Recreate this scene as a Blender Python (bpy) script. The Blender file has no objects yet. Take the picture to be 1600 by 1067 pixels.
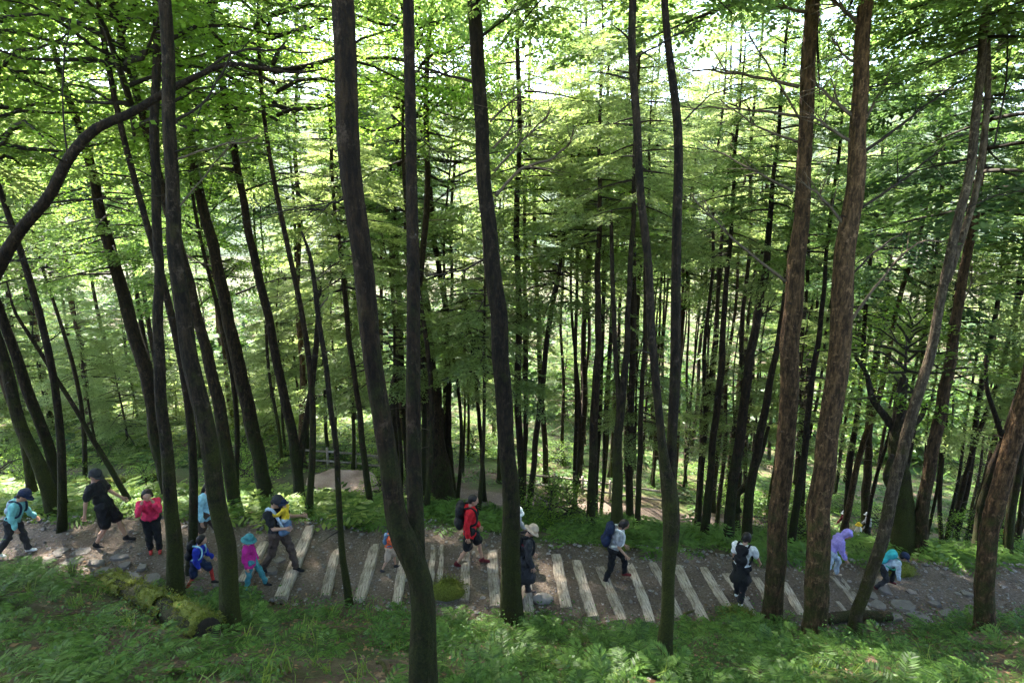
import bpy, math, random
import numpy as np
from mathutils import Vector, Matrix

SC = bpy.context.scene
COL = SC.collection
R = math.radians

# ------------------------------------------------------------------ camera, sky, sun, exposure
CAM = (0.0, 0.0, 6.7)
PITCH = R(12.0)
FPX = 900.0                      # focal length in pixels of the 1600 px wide photograph
cd = bpy.data.cameras.new('camera')
cd.sensor_width = 36.0
cd.lens = 36.0 * FPX / 1600.0
cd.clip_start = 0.05
cd.clip_end = 4000
cam = bpy.data.objects.new('camera', cd)
COL.objects.link(cam)
cam.location = CAM
cam.rotation_euler = (R(90) - PITCH, 0, 0)
SC.camera = cam

SUN_EL, SUN_AZ = R(54), R(-34)   # azimuth from +Y towards +X
w = bpy.data.worlds.new('World')
SC.world = w
w.use_nodes = True
nt = w.node_tree
sky = nt.nodes.new('ShaderNodeTexSky')
sky.sky_type = 'NISHITA'
sky.sun_disc = False
sky.sun_elevation = SUN_EL
sky.sun_rotation = SUN_AZ
sky.air_density = 1.0
sky.dust_density = 2.0
bg = nt.nodes['Background']
bg.inputs['Strength'].default_value = 0.15
nt.links.new(sky.outputs[0], bg.inputs['Color'])

sl = bpy.data.lights.new('sun', 'SUN')
sl.energy = 5.0
sl.angle = R(1.0)
sl.color = (1.0, 0.94, 0.84)
sun = bpy.data.objects.new('sun', sl)
COL.objects.link(sun)
sdir = Vector((math.sin(SUN_AZ) * math.cos(SUN_EL), math.cos(SUN_AZ) * math.cos(SUN_EL), math.sin(SUN_EL)))
sun.rotation_euler = sdir.to_track_quat('Z', 'Y').to_euler()
sun.location = sdir * 50

SC.view_settings.view_transform = 'Standard'
SC.view_settings.look = 'None'
SC.view_settings.gamma = 1.0
SC.view_settings.use_curve_mapping = False
SC.view_settings.exposure = 3.25
SC.render.engine = 'CYCLES'
cy = SC.cycles
cy.use_denoising = True
cy.denoising_prefilter = 'NONE'
cy.use_adaptive_sampling = True
cy.adaptive_threshold = 0.025
cy.max_bounces = 8
cy.diffuse_bounces = 5
cy.glossy_bounces = 2
cy.transmission_bounces = 10
cy.transparent_max_bounces = 8
cy.sample_clamp_indirect = 4.0
cy.caustics_reflective = False
cy.caustics_refractive = False

# ------------------------------------------------------------------ helpers
rng = np.random.default_rng(7)
random.seed(7)
SP, CP = math.sin(PITCH), math.cos(PITCH)


def ray(px, py):
    u = (px - 800.0) / FPX
    v = (py - 533.5) / FPX
    return np.array((u, CP - v * SP, -SP - v * CP))


def at_y(px, py, Y):
    r = ray(px, py)
    return np.array(CAM) + r * (Y / r[1])


def at_d(px, py, D):
    return np.array(CAM) + ray(px, py) * D


def at_z(px, py, z):
    r = ray(px, py)
    return np.array(CAM) + r * ((z - CAM[2]) / r[2])


def depth_of(p):
    return (p[1]) * CP + (CAM[2] - p[2]) * SP


def tag(o, label=None, cat=None, group=None, kind=None):
    if label: o['label'] = label
    if cat: o['category'] = cat
    if group: o['group'] = group
    if kind: o['kind'] = kind
    return o


def link(name, data, parent=None, loc=None):
    o = bpy.data.objects.new(name, data)
    COL.objects.link(o)
    if parent is not None: o.parent = parent
    if loc is not None: o.location = loc
    return o


def mesh_vf(name, V, F, mat, smooth=True):
    me = bpy.data.meshes.new(name)
    V = np.asarray(V, dtype=np.float32).reshape(-1, 3)
    F = list(F)
    me.from_pydata(V.tolist(), [], F)
    if mat is not None: me.materials.append(mat)
    if smooth: me.polygons.foreach_set('use_smooth', np.ones(len(me.polygons), dtype=bool))
    me.update()
    return me


def mesh_quads(name, Q, mat, smooth=False):
    """Q: (N,4,3) loose quads"""
    Q = np.asarray(Q, dtype=np.float32)
    n = len(Q)
    me = bpy.data.meshes.new(name)
    me.vertices.add(4 * n)
    me.vertices.foreach_set('co', Q.reshape(-1))
    me.loops.add(4 * n)
    me.loops.foreach_set('vertex_index', np.arange(4 * n, dtype=np.int32))
    me.polygons.add(n)
    me.polygons.foreach_set('loop_start', np.arange(0, 4 * n, 4, dtype=np.int32))
    me.polygons.foreach_set('loop_total', np.full(n, 4, dtype=np.int32))
    me.update(calc_edges=True)
    if mat is not None: me.materials.append(mat)
    return me


def mesh_arr(name, V, F4, mat, smooth=True):
    """shared-vertex quad mesh from arrays"""
    V = np.asarray(V, dtype=np.float32); F4 = np.asarray(F4, dtype=np.int32)
    me = bpy.data.meshes.new(name)
    me.vertices.add(len(V)); me.vertices.foreach_set('co', V.reshape(-1))
    n = len(F4)
    me.loops.add(4 * n); me.loops.foreach_set('vertex_index', F4.reshape(-1))
    me.polygons.add(n)
    me.polygons.foreach_set('loop_start', np.arange(0, 4 * n, 4, dtype=np.int32))
    me.polygons.foreach_set('loop_total', np.full(n, 4, dtype=np.int32))
    me.update(calc_edges=True)
    if mat is not None: me.materials.append(mat)
    if smooth: me.polygons.foreach_set('use_smooth', np.ones(n, dtype=bool))
    return me


def vnoise(x, y, s=0.0):
    return (np.sin(x * 1.3 + y * 0.7 + s) + np.sin(x * 2.9 - y * 2.1 + 1.7 + s * 2.1) * 0.55 + np.sin(-x * 1.9 + y * 3.7 + 4.1 + s) * 0.5
            + np.sin(x * 6.1 + y * 4.7 + 0.3 + s) * 0.22 + np.sin(x * 4.9 - y * 7.3 + 2.2) * 0.2) / 2.2


def smooth01(t):
    t = np.clip(t, 0, 1)
    return t * t * (3 - 2 * t)


# ------------------------------------------------------------------ materials
def nodes_of(m):
    m.use_nodes = True
    return m.node_tree.nodes, m.node_tree.links, m.node_tree.nodes['Principled BSDF']


def ramp(n, stops):
    r = n.new('ShaderNodeValToRGB')
    e = r.color_ramp.elements
    while len(e) > 1: e.remove(e[-1])
    e[0].position = stops[0][0]; e[0].color = (*stops[0][1], 1)
    for p, c in stops[1:]:
        k = e.new(p); k.color = (*c, 1)
    return r


def noise(n, l, scale, detail=4, rough=0.6, vec=None, stretch=None, coord='Object'):
    t = n.new('ShaderNodeTexNoise')
    t.inputs['Scale'].default_value = scale
    t.inputs['Detail'].default_value = detail
    t.inputs['Roughness'].default_value = rough
    if vec is None:
        tc = n.new('ShaderNodeTexCoord'); vec = tc.outputs[coord]
    if stretch:
        mp = n.new('ShaderNodeMapping'); mp.inputs['Scale'].default_value = stretch
        l.new(vec, mp.inputs['Vector']); vec = mp.outputs['Vector']
    l.new(vec, t.inputs['Vector'])
    return t


def mixc(n, l, fac, a, b, mode='MIX'):
    m = n.new('ShaderNodeMix'); m.data_type = 'RGBA'; m.blend_type = mode
    for s, v in ((0, fac), (6, a), (7, b)):
        if isinstance(v, (int, float)): m.inputs[s].default_value = v
        elif isinstance(v, tuple): m.inputs[s].default_value = (*v, 1)
        else: l.new(v, m.inputs[s])
    return m.outputs[2]


def bump(n, l, bs, h, strength=0.4, dist=0.02):
    b = n.new('ShaderNodeBump'); b.inputs['Strength'].default_value = strength; b.inputs['Distance'].default_value = dist
    l.new(h, b.inputs['Height']); l.new(b.outputs[0], bs.inputs['Normal'])


def simple(name, c, rough=0.8, var=0.25, scale=14.0, bumpy=0.25, coord='Object', stretch=None, bdist=0.01):
    m = bpy.data.materials.new(name); n, l, bs = nodes_of(m)
    t = noise(n, l, scale, 4, 0.6, coord=coord, stretch=stretch)
    r = ramp(n, [(0.3, tuple(x * (1 - var) for x in c)), (0.7, tuple(min(1, x * (1 + var)) for x in c))])
    l.new(t.outputs['Fac'], r.inputs[0]); l.new(r.outputs[0], bs.inputs['Base Color'])
    bs.inputs['Roughness'].default_value = rough
    bs.inputs['Specular IOR Level'].default_value = 0.25
    if bumpy: bump(n, l, bs, t.outputs['Fac'], bumpy, bdist)
    return m


def leaf_mat(name, cols, trans, tfac=0.5, gloss=0.015, clump=0.9):
    """cols: (dark, light) reflectance, trans: transmitted colour"""
    m = bpy.data.materials.new(name); n, l, bs = nodes_of(m)
    out = n['Material Output'] if 'Material Output' in n else [k for k in n if k.type == 'OUTPUT_MATERIAL'][0]
    n.remove(bs)
    g = n.new('ShaderNodeNewGeometry'); oi = n.new('ShaderNodeObjectInfo')
    tn = noise(n, l, clump, 2, 0.5)
    ad = n.new('ShaderNodeMath'); ad.operation = 'MULTIPLY_ADD'; ad.inputs[1].default_value = 0.7; ad.inputs[2].default_value = -0.35
    l.new(g.outputs['Random Per Island'], ad.inputs[0])
    a2 = n.new('ShaderNodeMath'); a2.operation = 'ADD'; l.new(ad.outputs[0], a2.inputs[0]); l.new(tn.outputs['Fac'], a2.inputs[1])
    a3 = n.new('ShaderNodeMath'); a3.operation = 'MULTIPLY_ADD'; a3.inputs[1].default_value = 0.35; a3.inputs[2].default_value = -0.17
    l.new(oi.outputs['Random'], a3.inputs[0])
    a4 = n.new('ShaderNodeMath'); a4.operation = 'ADD'; l.new(a2.outputs[0], a4.inputs[0]); l.new(a3.outputs[0], a4.inputs[1])
    r1 = ramp(n, [(0.25, cols[0]), (0.75, cols[1])]); l.new(a4.outputs[0], r1.inputs[0])
    r2 = ramp(n, [(0.25, tuple(x * 0.7 for x in trans)), (0.75, tuple(x * 1.25 for x in trans))]); l.new(a4.outputs[0], r2.inputs[0])
    d = n.new('ShaderNodeBsdfDiffuse'); t = n.new('ShaderNodeBsdfTranslucent'); gl = n.new('ShaderNodeBsdfGlossy')
    gl.inputs['Roughness'].default_value = 0.45; gl.inputs['Color'].default_value = (0.9, 0.95, 0.9, 1)
    l.new(r1.outputs[0], d.inputs['Color']); l.new(r2.outputs[0], t.inputs['Color'])
    mx = n.new('ShaderNodeMixShader'); mx.inputs[0].default_value = tfac
    l.new(d.outputs[0], mx.inputs[1]); l.new(t.outputs[0], mx.inputs[2])
    m2 = n.new('ShaderNodeMixShader'); m2.inputs[0].default_value = gloss
    l.new(mx.outputs[0], m2.inputs[1]); l.new(gl.outputs[0], m2.inputs[2])
    l.new(m2.outputs[0], out.inputs['Surface'])
    return m


def bark_mat(name, dark, light, moss=0.45, mossc=(0.025, 0.03, 0.006)):
    m = bpy.data.materials.new(name); n, l, bs = nodes_of(m)
    t = noise(n, l, 9.0, 6, 0.7, stretch=(2.2, 2.2, 0.45))
    r = ramp(n, [(0.4, dark), (0.5, tuple(a * .65 + b * .35 for a, b in zip(dark, light))), (0.64, light)])
    fl = noise(n, l, 26, 4, 0.7, stretch=(1.2, 1.2, 0.5))
    hm2 = n.new('ShaderNodeMath'); hm2.operation = 'MULTIPLY_ADD'; hm2.inputs[1].default_value = 0.5; l.new(fl.outputs['Fac'], hm2.inputs[0])
    hs2 = n.new('ShaderNodeMath'); hs2.operation = 'MULTIPLY_ADD'; hs2.inputs[1].default_value = 1.0; hs2.inputs[2].default_value = -0.25; l.new(t.outputs['Fac'], hs2.inputs[0]); l.new(hs2.outputs[0], hm2.inputs[2])
    l.new(hm2.outputs[0], r.inputs[0])
    pt = noise(n, l, 7.5, 6, 0.8)
    lich = ramp(n, [(0.56, (0, 0, 0)), (0.68, (.8, .8, .8))]); l.new(pt.outputs['Fac'], lich.inputs[0])
    c = mixc(n, l, lich.outputs[0], r.outputs[0], tuple(min(1, x * 2.2 + 0.022) for x in light))
    # moss: patches that thin out with height
    tc = n.new('ShaderNodeTexCoord'); sx = n.new('ShaderNodeSeparateXYZ'); l.new(tc.outputs['Object'], sx.inputs[0])
    mr = n.new('ShaderNodeMapRange'); mr.inputs['From Min'].default_value = 0; mr.inputs['From Max'].default_value = 4.5
    mr.inputs['To Min'].default_value = moss; mr.inputs['To Max'].default_value = moss * 0.25
    l.new(sx.outputs['Z'], mr.inputs['Value'])
    mn = noise(n, l, 3.4, 5, 0.7)
    ad = n.new('ShaderNodeMath'); ad.operation = 'ADD'; l.new(mr.outputs[0], ad.inputs[0]); l.new(mn.outputs['Fac'], ad.inputs[1])
    mk = ramp(n, [(0.72, (0, 0, 0)), (0.95, (1, 1, 1))]); l.new(ad.outputs[0], mk.inputs[0])
    mt = noise(n, l, 60, 2, 0.6)
    mc = ramp(n, [(0.3, tuple(x * 0.5 for x in mossc)), (0.7, tuple(x * 1.4 for x in mossc))]); l.new(mt.outputs['Fac'], mc.inputs[0])
    c = mixc(n, l, mk.outputs[0], c, mc.outputs[0])
    oi = n.new('ShaderNodeObjectInfo')
    hv = n.new('ShaderNodeHueSaturation'); hm = n.new('ShaderNodeMapRange')
    hm.inputs['To Min'].default_value = 0.7; hm.inputs['To Max'].default_value = 1.35
    l.new(oi.outputs['Random'], hm.inputs['Value']); l.new(hm.outputs[0], hv.inputs['Value']); l.new(c, hv.inputs['Color'])
    l.new(hv.outputs[0], bs.inputs['Base Color'])
    bs.inputs['Roughness'].default_value = 0.9; bs.inputs['Specular IOR Level'].default_value = 0.2
    bump(n, l, bs, hm2.outputs[0], 1.0, 0.06)
    return m


M = {}
M['bark'] = bark_mat('bark_dark', (0.007, 0.004, 0.002), (0.036, 0.021, 0.01))
M['bark_red'] = bark_mat('bark_reddish', (0.02, 0.011, 0.005), (0.115, 0.066, 0.03), moss=0.36, mossc=(0.035, 0.04, 0.008))
M['bark_pale'] = bark_mat('bark_pale', (0.04, 0.028, 0.017), (0.16, 0.12, 0.075), moss=0.42, mossc=(0.07, 0.07, 0.014))
M['bark_moss'] = bark_mat('bark_mossy', (0.007, 0.005, 0.003), (0.032, 0.021, 0.012), moss=0.55, mossc=(0.03, 0.034, 0.006))
M['twig'] = simple('dead_branch', (0.085, 0.065, 0.042), 0.9, 0.4, 20)
M['twig_dark'] = simple('dead_branch_dark', (0.02, 0.015, 0.01), 0.9, 0.4, 20)
M['conifer'] = leaf_mat('conifer_foliage', ((0.05, 0.09, 0.022), (0.125, 0.195, 0.045)), (0.26, 0.4, 0.1), 0.5)
M['conifer_y'] = leaf_mat('conifer_foliage_yellow', ((0.075, 0.115, 0.035), (0.15, 0.2, 0.07)), (0.38, 0.48, 0.15), 0.55)
M['conifer_b'] = leaf_mat('conifer_foliage_blue', ((0.025, 0.055, 0.022), (0.06, 0.11, 0.035)), (0.1, 0.18, 0.04), 0.4)
M['leaf'] = leaf_mat('broad_leaf', ((0.05, 0.1, 0.012), (0.1, 0.19, 0.025)), (0.29, 0.46, 0.06), 0.6)
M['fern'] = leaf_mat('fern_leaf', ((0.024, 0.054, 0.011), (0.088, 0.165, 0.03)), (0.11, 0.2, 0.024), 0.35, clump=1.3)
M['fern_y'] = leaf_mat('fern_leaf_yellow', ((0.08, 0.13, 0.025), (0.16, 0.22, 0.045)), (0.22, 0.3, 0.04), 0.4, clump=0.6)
M['herb'] = leaf_mat('herb_leaf', ((0.018, 0.05, 0.01), (0.06, 0.13, 0.022)), (0.07, 0.15, 0.02), 0.3, clump=2.0)
M['litter'] = leaf_mat('dry_leaf', ((0.07, 0.035, 0.018), (0.2, 0.12, 0.06)), (0.12, 0.06, 0.02), 0.2, 0.03, 3.0)


def ground_mat():
    m = bpy.data.materials.new('forest_floor'); n, l, bs = nodes_of(m)
    t = noise(n, l, 5, 8, 0.75); t2 = noise(n, l, 0.6, 4, 0.6)
    r = ramp(n, [(0.3, (0.03, 0.021, 0.014)), (0.5, (0.075, 0.052, 0.034)), (0.75, (0.15, 0.11, 0.075))])
    l.new(t.outputs['Fac'], r.inputs[0])
    g = ramp(n, [(0.4, (0, 0, 0)), (0.58, (1, 1, 1))]); l.new(t2.outputs['Fac'], g.inputs[0])
    t3 = noise(n, l, 30, 3, 0.6)
    gc = ramp(n, [(0.3, (0.022, 0.038, 0.01)), (0.7, (0.06, 0.085, 0.02))]); l.new(t3.outputs['Fac'], gc.inputs[0])
    c = mixc(n, l, g.outputs[0], r.outputs[0], gc.outputs[0])
    l.new(c, bs.inputs['Base Color']); bs.inputs['Roughness'].default_value = 0.95
    bs.inputs['Specular IOR Level'].default_value = 0.15
    bump(n, l, bs, t.outputs['Fac'], 0.9, 0.06)
    return m


def trail_mat(name, c1, c2, c3):
    m = bpy.data.materials.new(name); n, l, bs = nodes_of(m)
    t = noise(n, l, 22, 6, 0.75); t2 = noise(n, l, 1.3, 4, 0.6)
    r = ramp(n, [(0.28, c1), (0.5, c2), (0.75, c3)]); l.new(t.outputs['Fac'], r.inputs[0])
    r2 = ramp(n, [(0.3, (0.55, 0.5, 0.47)), (0.7, (1, 1, 1))]); l.new(t2.outputs['Fac'], r2.inputs[0])
    c = mixc(n, l, 1.0, r.outputs[0], r2.outputs[0], 'MULTIPLY')
    l.new(c, bs.inputs['Base Color']); bs.inputs['Roughness'].default_value = 0.95
    bs.inputs['Specular IOR Level'].default_value = 0.2
    bump(n, l, bs, t.outputs['Fac'], 1.0, 0.03)
    return m


M['ground'] = ground_mat()
M['trail'] = trail_mat('gravel_trail', (0.042, 0.031, 0.023), (0.125, 0.098, 0.076), (0.25, 0.205, 0.165))
M['dirt'] = trail_mat('bare_dirt', (0.3, 0.2, 0.15), (0.45, 0.32, 0.25), (0.56, 0.43, 0.35))


def stone_mat(name, lo, hi):
    m = bpy.data.materials.new(name); n, l, bs = nodes_of(m)
    g = n.new('ShaderNodeNewGeometry'); t = noise(n, l, 12, 5, 0.7)
    ad = n.new('ShaderNodeMath'); ad.operation = 'MULTIPLY_ADD'; ad.inputs[1].default_value = 0.5
    l.new(g.outputs['Random Per Island'], ad.inputs[0])
    s = n.new('ShaderNodeMath'); s.operation = 'MULTIPLY'; s.inputs[1].default_value = 0.6; l.new(t.outputs['Fac'], s.inputs[0])
    l.new(s.outputs[0], ad.inputs[2])
    r = ramp(n, [(0.2, lo), (0.8, hi)]); l.new(ad.outputs[0], r.inputs[0]); l.new(r.outputs[0], bs.inputs['Base Color'])
    bs.inputs['Roughness'].default_value = 0.85; bs.inputs['Specular IOR Level'].default_value = 0.3
    bump(n, l, bs, t.outputs['Fac'], 0.5, 0.02)
    return m


M['stone'] = stone_mat('grey_stone', (0.06, 0.055, 0.05), (0.25, 0.225, 0.205))
M['flag'] = stone_mat('flagstone', (0.05, 0.043, 0.036), (0.16, 0.14, 0.12))
M['moss'] = simple('yellow_moss', (0.1, 0.115, 0.016), 1.0, 0.5, 40, 1.0, bdist=0.03)
M['timber'] = None


def timber_mat():
    m = bpy.data.materials.new('weathered_timber'); n, l, bs = nodes_of(m)
    t = noise(n, l, 6, 6, 0.65, stretch=(9, 0.7, 9)); t2 = noise(n, l, 3.2, 6, 0.7)
    r = ramp(n, [(0.33, (0.1, 0.08, 0.065)), (0.48, (0.3, 0.255, 0.21)), (0.68, (0.46, 0.405, 0.34))])
    l.new(t.outputs['Fac'], r.inputs[0])
    r2 = ramp(n, [(0.3, (0.42, 0.36, 0.3)), (0.5, (.82, .79, .74)), (0.62, (1, 1, 1))]); l.new(t2.outputs['Fac'], r2.inputs[0])
    c = mixc(n, l, 1.0, r.outputs[0], r2.outputs[0], 'MULTIPLY')
    oi = n.new('ShaderNodeObjectInfo'); hm = n.new('ShaderNodeMapRange')
    hm.inputs['To Min'].default_value = 0.8; hm.inputs['To Max'].default_value = 1.2
    hv = n.new('ShaderNodeHueSaturation'); l.new(oi.outputs['Random'], hm.inputs['Value']); l.new(hm.outputs[0], hv.inputs['Value']); l.new(c, hv.inputs['Color'])
    l.new(hv.outputs[0], bs.inputs['Base Color']); bs.inputs['Roughness'].default_value = 0.85
    bs.inputs['Specular IOR Level'].default_value = 0.25
    bump(n, l, bs, t.outputs['Fac'], 0.6, 0.012)
    return m


M['timber'] = timber_mat()

# ------------------------------------------------------------------ terrain
_ZT = np.array([(-40, .9), (-14, .45), (-9.1, .3), (-4.2, -.2), (-.3, -.5), (2.7, -.8), (5.3, -.97), (8, -1.02), (12, -1.1), (40, -2.2)])


def zt(x):
    return np.interp(x, _ZT[:, 0], _ZT[:, 1])


def _edge(pts):
    o = []
    for px, py in pts:
        z = -0.4
        for _ in range(12):
            p = at_z(px, py, z); z = float(zt(p[0]))
        o.append((p[0], p[1]))
    return np.array(o)


_YF = _edge([(-150, 812), (60, 815), (250, 806), (450, 812), (675, 818), (840, 849), (1000, 857), (1100, 866), (1250, 880), (1400, 881), (1500, 884), (1700, 890)])
_YN = _edge([(-150, 880), (60, 886), (180, 905), (270, 930), (400, 938), (560, 948), (800, 965), (900, 977), (1000, 982), (1100, 972), (1200, 970), (1300, 985), (1400, 978), (1500, 966), (1700, 956)])


def yfar(x): return np.interp(x, _YF[:, 0], _YF[:, 1])
def ynear(x): return np.interp(x, _YN[:, 0], _YN[:, 1])


_LT = np.array([at_d(*a) for a in [(-300, 740, 23), (200, 748, 23), (440, 757, 23), (530, 763, 23), (640, 775, 23.5), (900, 795, 25), (1150, 828, 27), (1320, 850, 28.5), (1560, 868, 30), (1900, 885, 31)]])


def zl(x): return np.interp(x, _LT[:, 0], _LT[:, 2])
def yl(x): return np.interp(x, _LT[:, 0], _LT[:, 1])


def G(x, y, rough=True):
    x = np.asarray(x, dtype=float); y = np.asarray(y, dtype=float)
    a, b, z0 = ynear(x), yfar(x), zt(x)
    c, z1 = yl(x), zl(x)
    up = a - y
    bank = z0 + 0.58 * np.maximum(up, 0) - 0.16 * np.minimum(np.maximum(up, 0), 1.0) * np.exp(-np.maximum(up, 0))
    t = np.clip((y - b) / np.maximum(c - 1.2 - b, 1), 0, 1)
    down = z0 + (z1 + 0.12 - z0) * (t * 0.8 + 0.2 * t * t)
    flat = z1 + 0.12 - 0.05 * np.clip(y - (c - 1.2), 0, 2.4)
    far = np.where(y < c + 60, -0.17 * np.maximum(y - c - 1.2, 0), -0.17 * 58.8 - 0.02 * (y - c - 60))
    z = np.where(y < a, bank, np.where(y < b, z0, np.where(y < c - 1.2, down, flat + far)))
    if rough:
        on = smooth01((a - y) / 0.8) + smooth01((y - b) / 0.8)
        lt = 1 - np.exp(-((y - c) / 1.6) ** 2)
        z = z + on * lt * (0.10 * vnoise(x * 0.9, y * 0.9) + 0.04 * vnoise(x * 3.1, y * 3.1, 2.0))
    return z


def hit(px, py, start=2.0, stop=90.0):
    """where the sight line through a pixel of the photograph meets the ground"""
    r = ray(px, py); t = np.linspace(start, stop, 6000)
    P = np.array(CAM)[None] + r[None] * t[:, None]
    k = np.argmax(P[:, 2] < G(P[:, 0], P[:, 1]))
    return P[k]


def grid_mesh(name, xs, ys, zf, mat):
    X, Y = np.meshgrid(xs, ys)
    Z = zf(X, Y)
    V = np.stack((X, Y, Z), -1).reshape(-1, 3)
    nx, ny = len(xs), len(ys)
    i = (np.arange(ny - 1)[:, None] * nx + np.arange(nx - 1)[None]).reshape(-1)
    F = np.stack((i, i + 1, i + nx + 1, i + nx), -1)
    return mesh_arr(name, V, F, mat)


def axis(spec):
    out = []
    for a, b, s in spec: out += list(np.arange(a, b, s))
    return np.array(out + [spec[-1][1]])


gx = axis([(-300, -60, 12), (-60, -16, 1.0), (-16, 18, 0.28), (18, 60, 1.0), (60, 300, 12)])
gy = axis([(-6, 3, 0.5), (3, 16, 0.26), (16, 40, 0.6), (40, 100, 1.5), (100, 600, 20)])


def ground_z(X, Y):
    z = G(X, Y)
    on = (Y > ynear(X) - 0.05) & (Y < yfar(X) + 0.05)
    return np.where(on, z - 0.22, z)


ground = link('ground', grid_mesh('ground', gx, gy, ground_z, M['ground']))
tag(ground, kind='structure')

# distant wooded slope across the valley
M['hill'] = simple('distant_forest', (0.034, 0.055, 0.022), 1.0, 0.6, 0.12, 0)
hx = np.linspace(-700, 700, 90); hy = np.linspace(420, 900, 40)
hill = link('far_hillside', grid_mesh('far_hillside', hx, hy, lambda X, Y: -25 + (Y - 420) * 0.42 + 14 * vnoise(X * 0.012, Y * 0.012) + 3 * vnoise(X * 0.09, Y * 0.09), M['hill']))
tag(hill, kind='structure')

# ------------------------------------------------------------------ timber steps: (upper end px,py) (lower end px,py) width
TIMBERS = [((413, 846), (377, 908), .20), ((484, 820), (438, 932), .24), ((527, 850), (509, 930), .20), ((585, 848), (560, 936), .24), ((634, 852), (620, 938), .20),
           ((683, 849), (675, 930), .26), ((727, 860), (725, 936), .20), ((769, 857), (775, 946), .24), ((818, 862), (826, 958), .20), ((869, 866), (885, 947), .24),
           ((900, 874), (928, 963), .22), ((937, 884), (973, 966), .22), ((982, 878), (1017, 968), .20), ((1018, 877), (1062, 962), .20), ((1058, 881), (1099, 966), .24),
           ((1100, 885), (1142, 955), .20), ((1134, 893), (1178, 960), .20), ((1179, 900), (1216, 960), .22), ((1224, 907), (1252, 958), .20),
           ((1260, 905), (1296, 962), .20), ((1286, 903), (1334, 960), .22), ((1306, 897), (1358, 958), .22)]
TW = []
for (a, b, wd) in TIMBERS:
    z = -0.4
    for _ in range(10):
        pa = at_z(*a, z); pb = at_z(*b, z); z = float(zt((pa[0] + pb[0]) / 2)) + 0.05
    TW.append((pa, pb, wd))


def timber_x(k, y):
    pa, pb, _ = TW[k]
    return pb[0] + (pa[0] - pb[0]) * (y - pb[1]) / (pa[1] - pb[1])


_mid = [0.5 * (TW[k][0][0] + TW[k][1][0]) for k in range(len(TW))]
_lev = [float(zt(_mid[0] - 0.5))] + [float(zt(0.5 * (_mid[k] + _mid[k + 1]))) for k in range(len(TW) - 1)] + [float(zt(_mid[-1] + 0.4))]


def trail_z(X, Y):
    """tread height: level between timbers, dropping behind each one"""
    z = zt(X)
    s = np.zeros_like(z); cnt = np.zeros(z.shape, dtype=int)
    for k in range(len(TW)): cnt = cnt + (X > timber_x(k, Y) + TW[k][2] * 0.3)
    st = np.array(_lev)[cnt]
    inside = smooth01((X - (_mid[0] - 1.2)) / 0.8) * (1 - smooth01((X - (_mid[-1] + 0.3)) / 0.9))
    z = z * (1 - inside) + (0.75 * st + 0.25 * z) * inside
    return z + 0.018 * vnoise(X * 2.3, Y * 2.3) + 0.012 * vnoise(X * 7.0, Y * 7.0, 1.0)


tx = np.arange(-15, 16.5, 0.06); tu = np.linspace(0, 1, 44)
TX, TU = np.meshgrid(tx, tu)
wob = 0.16 * vnoise(TX * 1.7, TX * 0.3)
ya, yb = ynear(TX) - 0.12, yfar(TX) + 0.12
TY = ya + wob * (1 - TU) + (yb - ya - wob * 0.3) * TU
TZ = trail_z(TX, TY) - 0.05 * (np.abs(TU - 0.5) * 2) ** 8
nx = len(tx)
ii = (np.arange(len(tu) - 1)[:, None] * nx + np.arange(nx - 1)[None]).reshape(-1)
trail = link('trail', mesh_arr('trail', np.stack((TX, TY, TZ), -1).reshape(-1, 3), np.stack((ii, ii + 1, ii + nx + 1, ii + nx), -1), M['trail']))
tag(trail, kind='structure')

# lower trail further down the slope, and the bare clearing where it turns
def strip(name, lx, wid, lift, tilt, mat):
    lu = np.linspace(-1.15, 1.15, 9)
    LX, LU = np.meshgrid(lx, lu)
    W = wid(LX)
    LY = yl(LX) + LU * W + 0.12 * vnoise(LX * 1.1, LX) + 0.1 * np.sign(LU) * vnoise(LX * 3.7, LU)
    LZ = G(LX, LY, False) + lift + 0.03 * vnoise(LX * 2, LY * 2) + tilt(LX) * (LU + 1.15)
    nx = len(lx)
    ii = (np.arange(len(lu) - 1)[:, None] * nx + np.arange(nx - 1)[None]).reshape(-1)
    o = link(name, mesh_arr(name, np.stack((LX, LY, LZ), -1).reshape(-1, 3), np.stack((ii, ii + 1, ii + nx + 1, ii + nx), -1), M[mat]))
    tag(o, kind='structure'); return o


ltrail = strip('lower_trail', np.arange(-5.4, 40, 0.25), lambda x: 0.75 + 0 * x, 0.05, lambda x: 0 * x, 'trail')
clearing = strip('dirt_clearing', np.arange(-8.2, -5.35, 0.1), lambda x: 0.1 + 1.0 * np.clip(1 - ((x + 6.8) / 1.42) ** 4, 0, 1) + .22 * vnoise(x * 3.3, x), 0.03, lambda x: 0.1 + .03 * vnoise(x * 4, x * 2), 'dirt')

# ------------------------------------------------------------------ tubes, trunks
def frame_along(P):
    T = np.gradient(P, axis=0); T /= np.linalg.norm(T, axis=1)[:, None] + 1e-9
    n = np.cross(T[0], (0.3, 1, 0.2)); n /= np.linalg.norm(n)
    N = []
    for t in T:
        n = n - t * np.dot(n, t); n /= np.linalg.norm(n) + 1e-9; N.append(n.copy())
    N = np.array(N); return T, N, np.cross(T, N)


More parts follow.
